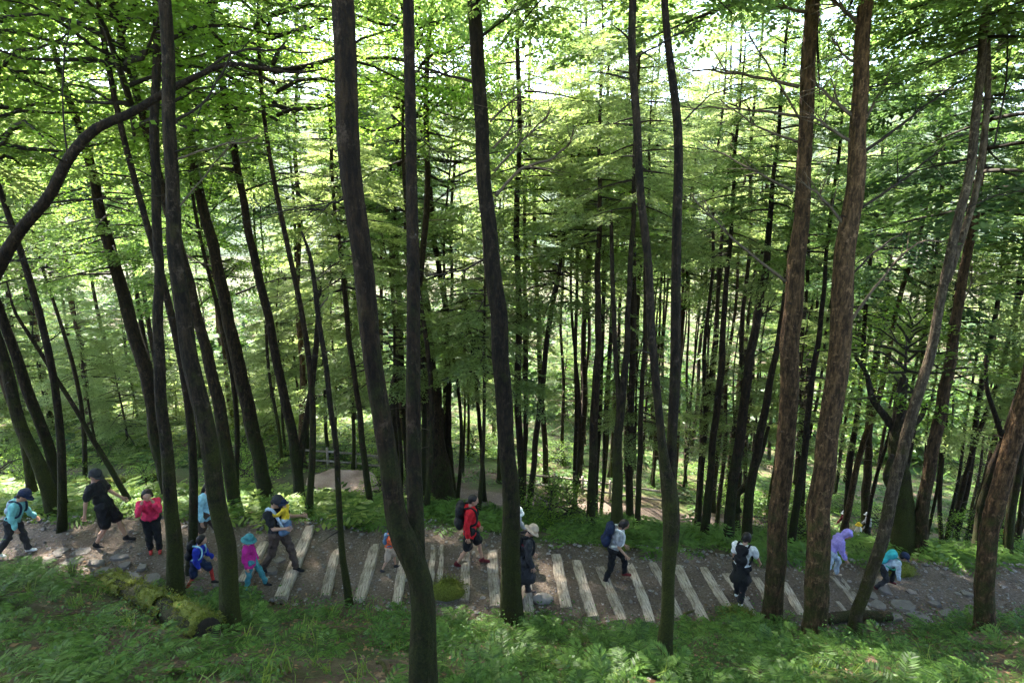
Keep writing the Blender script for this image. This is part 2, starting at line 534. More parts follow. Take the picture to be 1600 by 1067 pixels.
def catmull(P, n):
    P = np.asarray(P, float)
    if len(P) == 2: return P[0] + (P[1] - P[0]) * np.linspace(0, 1, n)[:, None]
    d = np.r_[0, np.cumsum(np.linalg.norm(np.diff(P[:, :3], axis=0), axis=1))]
    E = np.vstack((2 * P[0] - P[1], P, 2 * P[-1] - P[-2])); de = np.r_[-d[1], d, 2 * d[-1] - d[-2]]
    s = np.linspace(0, d[-1], n); out = []
    for v in s:
        k = min(max(np.searchsorted(d, v, side='right') - 1, 0), len(d) - 2)
        p0, p1, p2, p3 = E[k], E[k + 1], E[k + 2], E[k + 3]
        h = d[k + 1] - d[k]; u = (v - d[k]) / h
        m1 = (p2 - p0) / (de[k + 2] - de[k]) * h; m2 = (p3 - p1) / (de[k + 3] - de[k + 1]) * h
        out.append((2 * u ** 3 - 3 * u ** 2 + 1) * p1 + (u ** 3 - 2 * u ** 2 + u) * m1 + (-2 * u ** 3 + 3 * u ** 2) * p2 + (u ** 3 - u ** 2) * m2)
    return np.array(out)


def tube(P, rad, sides=10, flare=0.0, rough=0.06, seed=0):
    """tapered closed tube, returns V,F (quads) relative to nothing"""
    P = np.asarray(P, float); rad = np.asarray(rad, float)
    T, N, B = frame_along(P)
    g = np.random.default_rng(seed)
    d = np.r_[0, np.cumsum(np.linalg.norm(np.diff(P, axis=0), axis=1))]
    a = np.linspace(0, 2 * np.pi, sides, endpoint=False)
    ph = g.uniform(0, 6.28, 6)
    A, D = np.meshgrid(a, d)
    k = 1 + rough * (np.sin(2 * A + ph[0] + D * 1.3) + 0.7 * np.sin(3 * A + ph[1] - D * 2.1) + 0.8 * np.sin(D * 5 + ph[2] + A))
    if flare:
        k = k + flare * np.exp(-D / 0.16) * (1 + 0.7 * np.sin(4 * A + ph[3]) + 0.3 * np.sin(7 * A + ph[4])) + 0.12 * flare * np.exp(-D / 0.7)
    if sides >= 12: k = k + .035 * np.sin(7 * A + 3 * np.sin(D * 2.3 + ph[4])) + .03 * np.sin(D * 17 + 5 * A + ph[5]) * np.sin(D * 6.1 + ph[1]) + .12 * np.maximum(0, np.sin(D * 2.7 + ph[2]) * np.sin(A + ph[3] + D) - .82) / .18 * .6
    rr = rad[:, None] * k
    V = P[:, None, :] + N[:, None, :] * (np.cos(A) * rr)[..., None] + B[:, None, :] * (np.sin(A) * rr)[..., None]
    m = len(P)
    i = np.arange(m - 1)[:, None] * sides; j = np.arange(sides)[None]; j2 = (j + 1) % sides
    F = np.stack((i + j, i + j2, i + sides + j2, i + sides + j), -1).reshape(-1, 4)
    V = V.reshape(-1, 3)
    # caps: collapse to centre vertices
    c0, c1 = len(V), len(V) + 1
    V = np.vstack((V, P[0] - T[0] * 0.0, P[-1] + T[-1] * rad[-1] * 0.3))
    caps = [(c0, (q + 1) % sides, q, c0) for q in range(sides)]
    caps = [(int(c0), int((q + 2) % sides), int((q + 1) % sides), int(q)) for q in range(0, sides, 2)]
    o = (m - 1) * sides
    caps += [(int(c1), int(o + q), int(o + (q + 1) % sides), int(o + (q + 2) % sides)) for q in range(0, sides, 2)]
    F = np.vstack((F, np.array(caps)))
    return V, F


def join(parts):
    Vs, Fs, o = [], [], 0
    for V, F in parts:
        Vs.append(V); Fs.append(np.asarray(F) + o); o += len(V)
    return np.vstack(Vs), np.vstack(Fs)


def blob(r, g, sx=1, sy=1, sz=1, ns=7, nr=5, amp=0.22):
    """lumpy closed stone as quads"""
    th = np.linspace(0.18, np.pi - 0.18, nr); ph = np.linspace(0, 2 * np.pi, ns, endpoint=False)
    V = []
    k = g.uniform(-1, 1, (nr, ns)) * amp
    for i, t in enumerate(th):
        for j, p in enumerate(ph):
            q = r * (1 + k[i, j]); V.append((q * math.sin(t) * math.cos(p) * sx, q * math.sin(t) * math.sin(p) * sy, q * math.cos(t) * sz))
    F = []
    for i in range(nr - 1):
        for j in range(ns):
            F.append((i * ns + j, (i + 1) * ns + j, (i + 1) * ns + (j + 1) % ns, i * ns + (j + 1) % ns))
    F2 = F + [tuple(range(ns))] + [tuple(reversed(range((nr - 1) * ns, nr * ns)))]
    return np.array(V), F2


# ------------------------------------------------------------------ timbers, stones, gravel
stairs = link('timber_stairway', None); stairs.location = (TW[9][0][0], 10.5, float(zt(TW[9][0][0])))
tag(stairs, 'broad flight of grey weathered timbers set across the gravel trail', 'stairs')


def beam_mesh(L, wd, ht, seed):
    g = np.random.default_rng(seed)
    n = 9; c = min(wd, ht) * 0.16
    prof = np.array([(-wd / 2 + c, ht / 2), (wd / 2 - c, ht / 2), (wd / 2, ht / 2 - c), (wd / 2, -ht / 2), (-wd / 2, -ht / 2), (-wd / 2, ht / 2 - c)])
    V = []
    bend = g.uniform(-0.025, 0.025)
    for i in range(n):
        u = i / (n - 1); y = (u - 0.5) * L
        e = 0.02 if i in (0, n - 1) else 0
        for k, (px, pz) in enumerate(prof):
            V.append((px * (1 - e * 3) + bend * math.sin(u * 3.1) + g.normal(0, 0.004), y + (g.normal(0, 0.008) if e else 0), pz * (1 - e * 2) + g.normal(0, 0.0035)))
    m = 6; F = []
    for i in range(n - 1):
        for k in range(m):
            F.append((i * m + k, i * m + (k + 1) % m, (i + 1) * m + (k + 1) % m, (i + 1) * m + k))
    F += [tuple(range(m))[::-1], tuple(range((n - 1) * m, n * m))]
    return mesh_vf('step_timber', V, F, M['timber'], False)


for k, (pa, pb, wd) in enumerate(TW):
    double = k in (5, 20, 21)
    L = math.hypot(pa[0] - pb[0], pa[1] - pb[1]); yaw = math.atan2(pa[1] - pb[1], pa[0] - pb[0]) - math.pi / 2
    mx, my = (pa[0] + pb[0]) / 2, (pa[1] + pb[1]) / 2
    top = float(trail_z(np.array([[mx - 0.25]]), np.array([[my]]))[0, 0]) + 0.02
    for off in ((-0.075, 0.085) if double else (0,)):
        o = link('step_timber', beam_mesh(L * (1 + (0.03 if off > 0 else 0)), 0.135 if double else wd, 0.17, 40 + k * 2 + (off > 0)), stairs)
        o.matrix_parent_inverse = Matrix.Translation(-stairs.location)
        o.location = (mx + off, my, top - 0.085 - (0.02 if off > 0 else 0))
        o.rotation_euler = (random.uniform(-.012, .012), random.uniform(-.03, .03), yaw + random.uniform(-.015, .015))

# flat stones set in the trail: px, py, long, wide
FLAGS = [(128, 862, .55, .3), (160, 893, .45, .3), (110, 878, .6, .32), (150, 880, .4, .2), (185, 872, .5, .22), (95, 862, .35, .25), (205, 905, .5, .3), (70, 878, .45, .3),
         (238, 905, .45, .28), (222, 888, .3, .2), (300, 925, .5, .3), (195, 885, .3, .2), (345, 915, .4, .25),
         (1378, 918, .45, .5), (1372, 945, .4, .3), (1408, 947, .65, .4), (1436, 962, .7, .28), (1395, 966, .5, .22), (1362, 930, .3, .3), (1425, 925, .35, .2), (1460, 944, .3, .2),
         (437, 875, .3, .25), (425, 893, .35, .2), (1480, 960, .5, .25), (1512, 930, .35, .2)]
for i, (px, py, a, b) in enumerate(FLAGS):
    g = np.random.default_rng(200 + i)
    z = -0.3
    for _ in range(8):
        p = at_z(px, py, z); z = float(trail_z(np.array([[p[0]]]), np.array([[p[1]]]))[0, 0])
    n = 8; ang = np.sort(np.linspace(0, 2 * np.pi, n, endpoint=False) + g.uniform(-.25, .25, n)); rr = g.uniform(.75, 1.1, n)
    V = []; h = g.uniform(.02, .07)
    for zz, s in ((-0.08, 1.0), (h * .6, 1.0), (h, .9)):
        for t, q in zip(ang, rr): V.append((math.cos(t) * a * .4 * q * s, math.sin(t) * b * .42 * q * s * 1.25, zz + (g.normal(0, .008) if zz > 0 else 0)))
    F = [tuple(range(n))[::-1], tuple(range(2 * n, 3 * n))]
    for r_ in (0, 1):
        for k in range(n): F.append((r_ * n + k, r_ * n + (k + 1) % n, (r_ + 1) * n + (k + 1) % n, (r_ + 1) * n + k))
    o = link('stone', mesh_vf('stone', V, F, M['flag'], False), trail, (p[0], p[1], z - 0.005))
    o.rotation_euler = (g.uniform(-.08, .08), g.uniform(-.08, .08), g.uniform(-.5, .5))

# loose gravel
g = np.random.default_rng(11)
protos = [blob(1, g, 1, g.uniform(.6, 1), g.uniform(.4, .8), 5, 3, .2) for _ in range(6)]
VV, FF, o_ = [], [], 0
NG = 7500
gxs = g.uniform(-12, 13, NG); u_ = np.clip(g.beta(.8, .8, NG), .0, 1)
a_, b_ = ynear(gxs), yfar(gxs)
gys = a_ - .1 + (b_ - a_ + .25) * u_
gzs = trail_z(gxs[None], gys[None])[0]
sz_ = np.exp(g.normal(-4.25, .55, NG)); edge = (u_ > .78) | (u_ < .08)
sz_ = np.where(edge, sz_ * 1.5, sz_)
on_t = np.zeros(NG, bool)
for k in range(len(TW)):
    xx = timber_x(k, gys); on_t |= (np.abs(gxs - xx) < TW[k][2] * .5 + .02) & (gys < TW[k][0][1]) & (gys > TW[k][1][1])
for q in range(NG):
    if on_t[q] and q % 9: continue
    V, F = protos[q % 6]
    c, s = math.cos(q * 2.4), math.sin(q * 2.4)
    V2 = V @ np.array(((c, s, 0), (-s, c, 0), (0, 0, 1))) * min(sz_[q], .07) + (gxs[q], gys[q], gzs[q] + min(sz_[q], .07) * .25)
    VV.append(V2); FF += [tuple(int(v) + o_ for v in f) for f in F]; o_ += len(V2)
grav = link('gravel', mesh_vf('gravel', np.vstack(VV), FF, M['stone'], False))
tag(grav, 'loose grey gravel scattered over the trail', 'gravel', kind='stuff')

# ------------------------------------------------------------------ foliage generators
def rotm(yaw, pitch, roll):
    cy_, sy_ = math.cos(yaw), math.sin(yaw); cp, sp = math.cos(pitch), math.sin(pitch); cr, sr = math.cos(roll), math.sin(roll)
    Rz = np.array(((cy_, -sy_, 0), (sy_, cy_, 0), (0, 0, 1))); Ry = np.array(((cp, 0, -sp), (0, 1, 0), (sp, 0, cp))); Rx = np.array(((1, 0, 0), (0, cr, -sr), (0, sr, cr)))
    return Rz @ Ry @ Rx


def leaflet(o, ang, tilt, L, W, drop=0.0):
    """arrays -> (n,4,3) rhombic leaflets lying near the XY plane"""
    d = np.stack((np.cos(ang), np.sin(ang), drop * np.ones_like(ang)), -1)
    s = np.stack((-np.sin(ang) * np.cos(tilt), np.cos(ang) * np.cos(tilt), np.sin(tilt)), -1)
    L = np.asarray(L)[:, None]; W = np.asarray(W)[:, None]
    return np.stack((o, o + d * L * .45 + s * W * .5, o + d * L, o + d * L * .45 - s * W * .5), 1)


def conifer_frond(g, nb=22, step=.06, ll=.11, lw=.045):
    O, A, S = [], [], []
    for i in range(nb):
        x = .08 + .92 * (i + .5) / nb
        side = 1 if i % 2 else -1
        a = side * (R(58) - .35 * x + g.normal(0, .12))
        l = (.40 * (1 - x) ** .75 + .07) * g.uniform(.75, 1.2)
        n = max(1, int(l / step))
        for k in range(n):
            t = (k + .5) / n * l
            p = np.array((x + math.cos(a) * t, math.sin(a) * t, -.16 * x * x - .18 * t - .02 * math.sin(9 * t) + g.normal(0, .008)))
            for s2 in (-1, 1):
                O.append(p); A.append(a + s2 * (.62 + g.normal(0, .15))); S.append(1 - .35 * t / (l + .01))
        O.append(np.array((x + math.cos(a) * l, math.sin(a) * l, -.16 * x * x - .18 * l))); A.append(a); S.append(.9)
    O = np.array(O); A = np.array(A); S = np.array(S) * g.uniform(.75, 1.25, len(O))
    return leaflet(O, A, g.normal(0, .45, len(O)), ll * S, lw * S, -.18)


def conifer_crown(seed, Hc, Rad, nb, shape='cone', lod=1.0, fl=1.0, droop=.14, sub=4):
    g = np.random.default_rng(seed)
    fr = [conifer_frond(g, int(20 / lod), .065 * lod, .105 * lod, .05 * lod) for _ in range(5)]
    Q, limbs = [], []
    for i in range(nb):
        f = (i + g.random()) / nb; h = Hc * f
        prof = (1 - f) ** .75 if shape == 'cone' else (math.sin(math.pi * min(1, f * .8 + .16)) ** .6)
        L = Rad * prof * g.uniform(.65, 1.15) + .35
        az = i * 2.39996 + g.normal(0, .35); el = R(-8 + 34 * f) + g.normal(0, .12)
        ss = np.linspace(0, 1, 6)
        P = np.stack((np.cos(az + .15 * ss * g.normal()) * ss * L * math.cos(el), np.sin(az) * ss * L * math.cos(el), h + math.sin(el) * ss * L - droop * L * ss ** 2), -1)
        limbs.append(tube(P, (.012 + .013 * L) * (1 - .85 * ss), 4, 0, 0, i))
        for k in range(sub):
            s = .28 + .72 * (k + .6) / sub if k < sub - 1 else .8
            q = P[0] * (1 - s) + P[-1] * s; q = np.array([np.interp(s, ss, P[:, c]) for c in range(3)])
            yaw = az + (0 if k == sub - 1 else (1 if k % 2 else -1) * g.uniform(.5, .95))
            le = fl * L * g.uniform(.38, .58) + .25
            Mx = rotm(yaw, g.normal(-.12, .16), g.normal(0, .3)) * le
            Q.append(fr[g.integers(5)] @ Mx.T + q)
    return np.vstack(Q), join(limbs)


def broad_crown(seed, Hc, Rad, nb, leaf=.1, n_leaf=190, flat=.35, base_h=.0):
    g = np.random.default_rng(seed); Q, limbs = [], []
    for i in range(nb):
        f = (i + g.random()) / nb; h = base_h + Hc * f
        L = Rad * (math.sin(math.pi * min(1, f * .75 + .22)) ** .7) * g.uniform(.6, 1.1) + .3
        az = i * 2.39996 + g.normal(0, .4); el = R(8 + 30 * f) + g.normal(0, .15)
        ss = np.linspace(0, 1, 6)
        P = np.stack((np.cos(az) * ss * L * math.cos(el), np.sin(az) * ss * L * math.cos(el), h + math.sin(el) * ss * L - .12 * L * ss ** 2 + .05 * L * np.sin(ss * 7 + i)), -1)
        limbs.append(tube(P, (.012 + .013 * L) * (1 - .85 * ss), 4, 0, 0, i))
        n = int(n_leaf * (.5 + .5 * L / Rad))
        s = g.beta(2.2, 1.2, n); base = np.stack([np.interp(s, ss, P[:, c]) for c in range(3)], -1)
        sub = g.integers(0, 7, n); sa = az + (sub - 3) * .42
        t = g.random(n) * L * .42 * (1.15 - np.abs(s - .6))
        o = base + np.stack((np.cos(sa) * t, np.sin(sa) * t, -.1 * t + g.normal(0, .05 + flat * .1, n)), -1) + g.normal(0, .04, (n, 3))
        S = leaf * g.uniform(.6, 1.25, n)
        Q.append(leaflet(o, g.uniform(0, 6.28, n), g.normal(0, .5, n), S, S * .72, g.normal(-.25, .3)))
    return np.vstack(Q), join(limbs)


CR = {}


def crown_kind(key, Q_L, mat, limbmat='twig_dark'):
    Q, (V, F) = Q_L
    CR[key] = (mesh_quads('crown_' + key, Q, M[mat]), mesh_arr('limbs_' + key, V, F, M[limbmat]))


crown_kind('high_a', conifer_crown(1, 7.0, 2.3, 58), 'conifer')
crown_kind('high_b', conifer_crown(2, 8.0, 2.0, 60), 'conifer')
crown_kind('full_a', conifer_crown(3, 11.0, 2.4, 52), 'conifer')
crown_kind('full_b', conifer_crown(4, 12.0, 2.2, 54), 'conifer_y')
crown_kind('full_c', conifer_crown(5, 10.0, 2.6, 46, droop=.2), 'conifer_y')
crown_kind('dark_a', conifer_crown(6, 10.0, 3.2, 70, fl=1.15), 'conifer_b')
crown_kind('far_a', conifer_crown(7, 13.0, 2.7, 60, lod=1.5, sub=3), 'conifer_y', 'twig')
crown_kind('far_b', conifer_crown(8, 14.0, 2.6, 60, lod=1.5, sub=3), 'conifer', 'twig')
crown_kind('young', conifer_crown(9, 4.5, 1.7, 40), 'conifer_y')
crown_kind('broad_a', broad_crown(10, 6.0, 3.4, 56, .09, 380), 'leaf')
crown_kind('broad_b', broad_crown(11, 5.0, 3.0, 48, .095, 380), 'leaf')
crown_kind('tuft', conifer_crown(14, 4.0, .95, 16, sub=3), 'conifer_y')
crown_kind('gnarl', broad_crown(13, 2.2, 1.7, 26, .1, 90), 'leaf')
crown_kind('shrub', broad_crown(12, 1.5, 1.2, 30, .075, 90), 'leaf')


def add_crown(root, kind, loc, rz=0.0, s=1.0, lean=(0, 0)):
    c, l_ = CR[kind]
    for nm, me in (('crown', c), ('limbs', l_)):
        o = tag(link(nm, me, root, loc), kind='stuff'); o.rotation_euler = (lean[0], lean[1], rz); o.scale = (s, s, s)


def px_stem(pts, Y, extend=None):
    """pixel trace (px,py,width) in the upright plane at distance Y -> 3-D points and radii"""
    P, r_ = [], []
    for px, py, wd in pts:
        p = at_y(px, py, Y); P.append(p); r_.append(wd * .5 * depth_of(p) / FPX)
    return np.array(P), np.array(r_)


def traced_tree(name, label, pts, bark='bark', base=None, top=None, crown=None, cz=None, Y=None, stems=(), branches=(), lean_y=0.0, group=None, flare=.75, crown_s=1.0, cat='tree', sides=16, bmat='twig_dark'):
    """pts: pixel trace from the base upward (px,py,width). top: height above the base the trunk goes on to."""
    if base is None: base = pts[0][:2]
    if Y is None: b = hit(*base); Y = b[1]
    P, r_ = px_stem(pts, Y)
    x0 = P[0][0]; zb = float(G(x0, Y))
    if P[0][2] > zb: pass
    P[0][2] = min(P[0][2], zb) if base is None else zb
    root = link(name, None, None, (x0, Y, zb)); tag(root, label, cat, group)
    O = np.array((x0, Y, zb))
    if top and P[-1][2] - zb < top:
        d = P[-1] - P[-2]; d /= d[2]
        up = np.array((0, 0, 1.0)); dz = top - (P[-1][2] - zb)
        e1 = P[-1] + (d * .7 + up * .3) * dz * .5; e2 = e1 + (d * .3 + up * .7) * dz * .5
        P = np.vstack((P, e1, e2)); r_ = np.r_[r_, r_[-1] * .72, r_[-1] * .3]
    P = P.copy(); P[:, 1] += lean_y * (P[:, 2] - zb)
    P4 = catmull(np.c_[P, r_], max(14, int((P[-1][2] - P[0][2]) * 8)))
    PP = P4[:, :3] - O; PP[0, 2] -= .0
    PP = np.vstack((PP[0] - (0, 0, .25), PP)); rr = np.maximum(np.r_[P4[0, 3], P4[:, 3]], .006)
    sd = int(abs(x0) * 100) + 3
    wob = .012 + .05 * rr.max()
    zz = PP[:, 2]; amp = smooth01(zz / 1.0)[:, None] * wob
    PP = PP + amp * np.stack((np.sin(zz * 1.7 + sd) + .5 * np.sin(zz * 4.1 + sd), np.cos(zz * 1.4 + sd * 2), 0 * zz), -1)
    V, F = tube(PP, rr, sides, flare, .035, sd)
    link('trunk', mesh_arr('trunk', V, F, M[bark]), root)
    for st in stems:
        S, sr = px_stem(st['pts'], Y); S[:, 1] += st.get('dy', 0) * np.linspace(0, 1, len(S)) + lean_y * (S[:, 2] - zb)
        if st.get('top') and S[-1][2] - zb < st['top']:
            d = S[-1] - S[-2]; d /= d[2]; dz = st['top'] - (S[-1][2] - zb)
            S = np.vstack((S, S[-1] + (d * .6 + np.array((0, 0, .4))) * dz)); sr = np.r_[sr, sr[-1] * .35]
        S4 = catmull(np.c_[S, sr], max(12, int(abs(S[-1][2] - S[0][2]) * 4)))
        V, F = tube(S4[:, :3] - O, np.maximum(S4[:, 3], .005), 10, 0, .035, sd + 5)
        link('stem', mesh_arr('stem', V, F, M[st.get('bark', bark)]), root)
        if st.get('crown'):
            add_crown(root, st['crown'], tuple(S4[-1, :3] - O - (0, 0, st.get('back', 5))), random.uniform(0, 6), st.get('s', .8))
    for br in branches:
        S, sr = px_stem(br['pts'], Y); k = np.linspace(0, 1, len(S)); S[:, 1] += br.get('dy', 0) * k ** 1.2 + lean_y * (S[0, 2] - zb)
        S4 = catmull(np.c_[S, sr], 5 * len(S)); n4 = len(S4)
        S4[:, 2] += .02 * np.sin(np.arange(n4) * 1.3 + sd) * np.linspace(0, 1, n4)
        S4[:, 3] *= .72
        V, F = tube(S4[:, :3] - O, np.maximum(S4[:, 3], .003), 6, 0, .08, sd + 9)
        tw = [(V, F)]
        g = np.random.default_rng(sd + n4 + int(S[0, 2] * 50))
        for _ in range(br.get('twigs', 5) * 2):                       # side twigs
            i = g.integers(int(n4 * .35), n4 - 1); d = S4[min(i + 1, n4 - 1), :3] - S4[i - 1, :3]; d /= np.linalg.norm(d)
            d = d + g.normal(0, .55, 3); d /= np.linalg.norm(d); l_ = g.uniform(.2, .7)
            q = S4[i, :3] - O
            tw.append(tube(np.array([q, q + d * l_ * .5, q + d * l_ + (0, 0, -.05 * l_)]), np.array((.6, .4, .15)) * max(S4[i, 3], .006), 4, 0, 0, 1))
        V, F = join(tw)
        link('branch', mesh_arr('branch', V, F, M[br.get('mat', bmat)]), root)
    # short dead stubs low on the trunk
    g = np.random.default_rng(sd); stub = []
    n = len(PP)
    for _ in range(10):
        i = g.integers(int(n * .25), n - 2); a = g.uniform(0, 6.28); d = np.array((math.cos(a), math.sin(a), g.uniform(-.1, .4)))
        l_ = g.uniform(.08, .5) ; q = PP[i]
        stub.append(tube(np.array([q, q + d * (rr[i] + l_ * .5), q + d * (rr[i] + l_) + (0, 0, -.06 * l_)]), np.array((.012, .009, .004)), 4, 0, 0, 1))
    V, F = join(stub); so = tag(link('dead_twigs', mesh_arr('dead_twigs', V, F, M['twig_dark']), root), kind='stuff')
    if crown:
        zc = cz if cz is not None else PP[-1, 2] - 6.5
        xc = np.interp(zc, PP[:, 2], PP[:, 0]); ycn = np.interp(zc, PP[:, 2], PP[:, 1])
        add_crown(root, crown, (xc, ycn, zc), random.uniform(0, 6.28), crown_s)
    return root


def spray(root, kind, n, px, py, Y, seed, size=1.0, mat='conifer', spread=1.0):
    pass


B = lambda pts, dy=0, mat=None, twigs=5: dict(pts=pts, dy=dy, **({'mat': mat} if mat else {}), twigs=twigs)

# ------------------------------------------------------------------ trees that stand out, traced one by one
traced_tree('conifer_tree', 'thick dark twin-stemmed tree nearest the viewer, its bent base reaching the bottom edge', [(664, 1125, 50), (662, 1040, 42), (656, 915, 35), (646, 880, 36), (632, 850, 38), (618, 818, 34), (605, 754, 31), (590, 597, 30), (578, 480, 31), (560, 330, 32), (552, 268, 33), (529, 0, 34)],
            top=15, crown='high_a', cz=9.5, stems=[dict(pts=[(652, 890, 26), (645, 820, 26), (636, 754, 25), (629, 540, 24), (622, 400, 23), (613, 268, 22), (600, 0, 22)], top=14, crown='high_b', back=5, dy=.9)], flare=.4,
            branches=[B([(556, 300, 5), (520, 318, 4), (480, 335, 2)]), B([(612, 180, 5), (640, 205, 3), (668, 215, 2)], 1)])
traced_tree('conifer_tree', 'dark straight tree with mossy flared base standing at the near edge of the stairway, centre', [(801, 972, 33), (799, 900, 30), (795, 754, 27), (787, 597, 26), (777, 500, 26), (767, 400, 25), (758, 268, 23), (738, 0, 20)],
            bark='bark_moss', top=16, crown='high_b', cz=10.5, flare=.6, branches=[B([(752, 132, 8), (690, 115, 5), (620, 95, 3)]), B([(748, 60, 8), (800, 22, 5), (850, -10, 4)]), B([(766, 190, 6), (800, 155, 4), (835, 150, 3)], .5, 'twig'), B([(770, 232, 6), (800, 197, 5), (798, 172, 3)], 0, 'twig'),
            B([(774, 306, 8), (815, 265, 6), (860, 250, 5), (888, 225, 3), (893, 205, 2)], -.4, 'twig'), B([(772, 268, 6), (830, 205, 4), (858, 175, 3), (858, 150, 2)], .3, 'twig'), B([(765, 400, 6), (720, 425, 4), (655, 440, 3)], .8)])
traced_tree('conifer_tree', 'slim dark tree forking into two stems low down, right of the backpack walker', [(1038, 1040, 25), (1042, 960, 20), (1044, 900, 19), (1046, 790, 26), (1038, 700, 14), (1027, 611, 13), (1010, 420, 12), (1000, 268, 12), (988, 0, 12)],
            bark='bark_moss', top=14, crown='high_b', cz=9.5, crown_s=.75, stems=[dict(pts=[(1046, 800, 20), (1052, 705, 16), (1060, 600, 17), (1066, 400, 15), (1072, 200, 14), (1055, 0, 12)], top=14, crown='high_a', s=.7, dy=.4)],
            branches=[B([(992, 90, 5), (1040, 60, 4), (1120, 5, 3)], .5), B([(1068, 190, 4), (1110, 150, 3), (1160, 130, 2)])])
traced_tree('conifer_tree', 'reddish-brown straight tree right of the white-shirted walker, pale bare branches reaching leftwards', [(1205, 972, 29), (1209, 920, 27), (1214, 870, 28), (1230, 635, 27), (1242, 450, 26), (1256, 270, 22), (1268, 0, 20)],
            bark='bark_red', top=16, crown='high_a', cz=11, flare=.5, bmat='twig', branches=[B([(1248, 136, 8), (1180, 120, 6), (1120, 112, 5), (1068, 108, 3)]), B([(1247, 182, 7), (1190, 172, 5), (1130, 166, 4), (1080, 163, 2)], .3), B([(1228, 440, 7), (1160, 380, 5), (1095, 305, 3)], .5), B([(1240, 300, 6), (1170, 255, 4), (1110, 215, 2)], .6),
            B([(1262, 20, 8), (1220, 12, 5), (1180, 0, 3)]), B([(1252, 190, 5), (1210, 140, 4), (1150, 70, 3)], -.5), B([(1248, 222, 6), (1190, 198, 4), (1130, 150, 2)], .2)])
traced_tree('conifer_tree', 'thickest reddish-brown tree on the right side, bare limbs rising to both sides', [(1272, 992, 33), (1278, 870, 33), (1297, 635, 31), (1314, 540, 30), (1320, 400, 29), (1337, 270, 26), (1352, 0, 20)],
            bark='bark_red', top=16, crown='high_b', cz=11, flare=.5, bmat='twig', branches=[B([(1346, 42, 8), (1320, 18, 7), (1300, 0, 5)]), B([(1332, 182, 8), (1300, 155, 6), (1272, 128, 4)]), B([(1330, 222, 7), (1295, 200, 5), (1268, 178, 3)]), B([(1346, 240, 8), (1400, 205, 6), (1470, 155, 4), (1540, 110, 3), (1610, 60, 2)], .5, 'twig_dark'),
            B([(1348, 195, 7), (1385, 140, 5), (1420, 108, 3)], .3), B([(1338, 330, 6), (1430, 280, 5), (1530, 218, 3)], .7, 'twig_dark'), B([(1332, 428, 5), (1380, 395, 4), (1450, 360, 2)], .5, 'twig_dark'), B([(1326, 505, 7), (1380, 440, 5), (1440, 385, 4), (1510, 375, 2)], .3, 'twig'), B([(1318, 350, 6), (1290, 310, 5), (1265, 285, 3)], .2), B([(1344, 100, 6), (1322, 90, 4), (1300, 60, 3)])])
traced_tree('leaning_tree', 'pale slender tree leaning right, forked high, beside the reddish trunks', [(1335, 990, 20), (1340, 955, 17), (1370, 870, 18), (1428, 635, 15), (1459, 530, 14), (1481, 420, 13), (1512, 270, 12), (1546, 0, 11)],
            bark='bark_pale', top=13, crown='high_b', cz=10, crown_s=.7, stems=[dict(pts=[(1479, 440, 11), (1514, 356, 10), (1542, 273, 10), (1562, 137, 9), (1567, 0, 8)], top=13, dy=.3), ], branches=[B([(1500, 330, 4), (1560, 305, 3), (1610, 300, 2)]), B([(1553, 230, 4), (1580, 120, 4), (1592, 0, 3)], .2)])
traced_tree('conifer_tree', 'brown tree leaning out of the right edge beyond the flat stones', [(1538, 985, 28), (1544, 868, 25), (1563, 751, 24), (1600, 625, 23), (1660, 420, 21), (1720, 200, 19)], bark='bark_red', top=13, crown='high_a', cz=10, flare=.5)
traced_tree('conifer_tree', 'tall dark tree rising between the children on the left, mossy at its foot', [(360, 982, 30), (358, 900, 28), (355, 850, 27), (342, 790, 26), (325, 690, 25), (306, 600, 24), (292, 530, 23), (276, 400, 22), (266, 268, 20), (259, 0, 18)],
            bark='bark_moss', top=15, crown='high_a', cz=10.5, flare=.45, branches=[B([(270, 190, 7), (310, 160, 5), (350, 75, 3)], .2), B([(272, 250, 5), (330, 225, 4), (380, 210, 2)], .4, 'twig'), B([(274, 330, 4), (310, 270, 3), (340, 210, 2)], .4, 'twig')])
traced_tree('conifer_tree', 'slimmer dark tree in front of the child in the red jacket', [(274, 937, 26), (274, 850, 23), (268, 790, 20), (258, 690, 17), (250, 600, 16), (247, 400, 14), (243, 268, 13), (245, 0, 11)], bark='bark_moss', top=14, crown='high_b', cz=10, crown_s=.8, flare=.5)
traced_tree('conifer_tree', 'dark tree sloping down behind the left-hand trunk pair, upper end at a leafy gap', [(268, 782, 22), (250, 700, 22), (232, 597, 21), (209, 518, 19), (175, 400, 16), (137, 243, 13), (111, 167, 10)], top=13, crown='full_a', cz=6.5, crown_s=.8, branches=[B([(160, 350, 4), (120, 358, 3), (60, 352, 2)], .5), B([(150, 300, 4), (180, 318, 3), (240, 308, 2)], .5)])
traced_tree('conifer_tree', 'long dark tree crossing behind the tall trunk on the left from the top edge', [(368, 798, 19), (354, 700, 18), (335, 605, 17), (315, 518, 16), (289, 420, 15), (238, 238, 13), (202, 101, 12), (180, 0, 11)], top=16, crown='high_b', cz=11)
traced_tree('conifer_tree', 'grey-brown tree behind the man in cap and baby carrier', [(416, 778, 23), (405, 715, 21), (382, 616, 20), (362, 518, 19), (335, 400, 16), (304, 253, 13), (276, 76, 10)], bark='bark', top=15, crown='full_b', cz=9.5, crown_s=.85, branches=[B([(352, 420, 5), (300, 410, 3), (250, 385, 2)], .6), B([(368, 460, 5), (420, 440, 3), (470, 435, 2)], .6)])
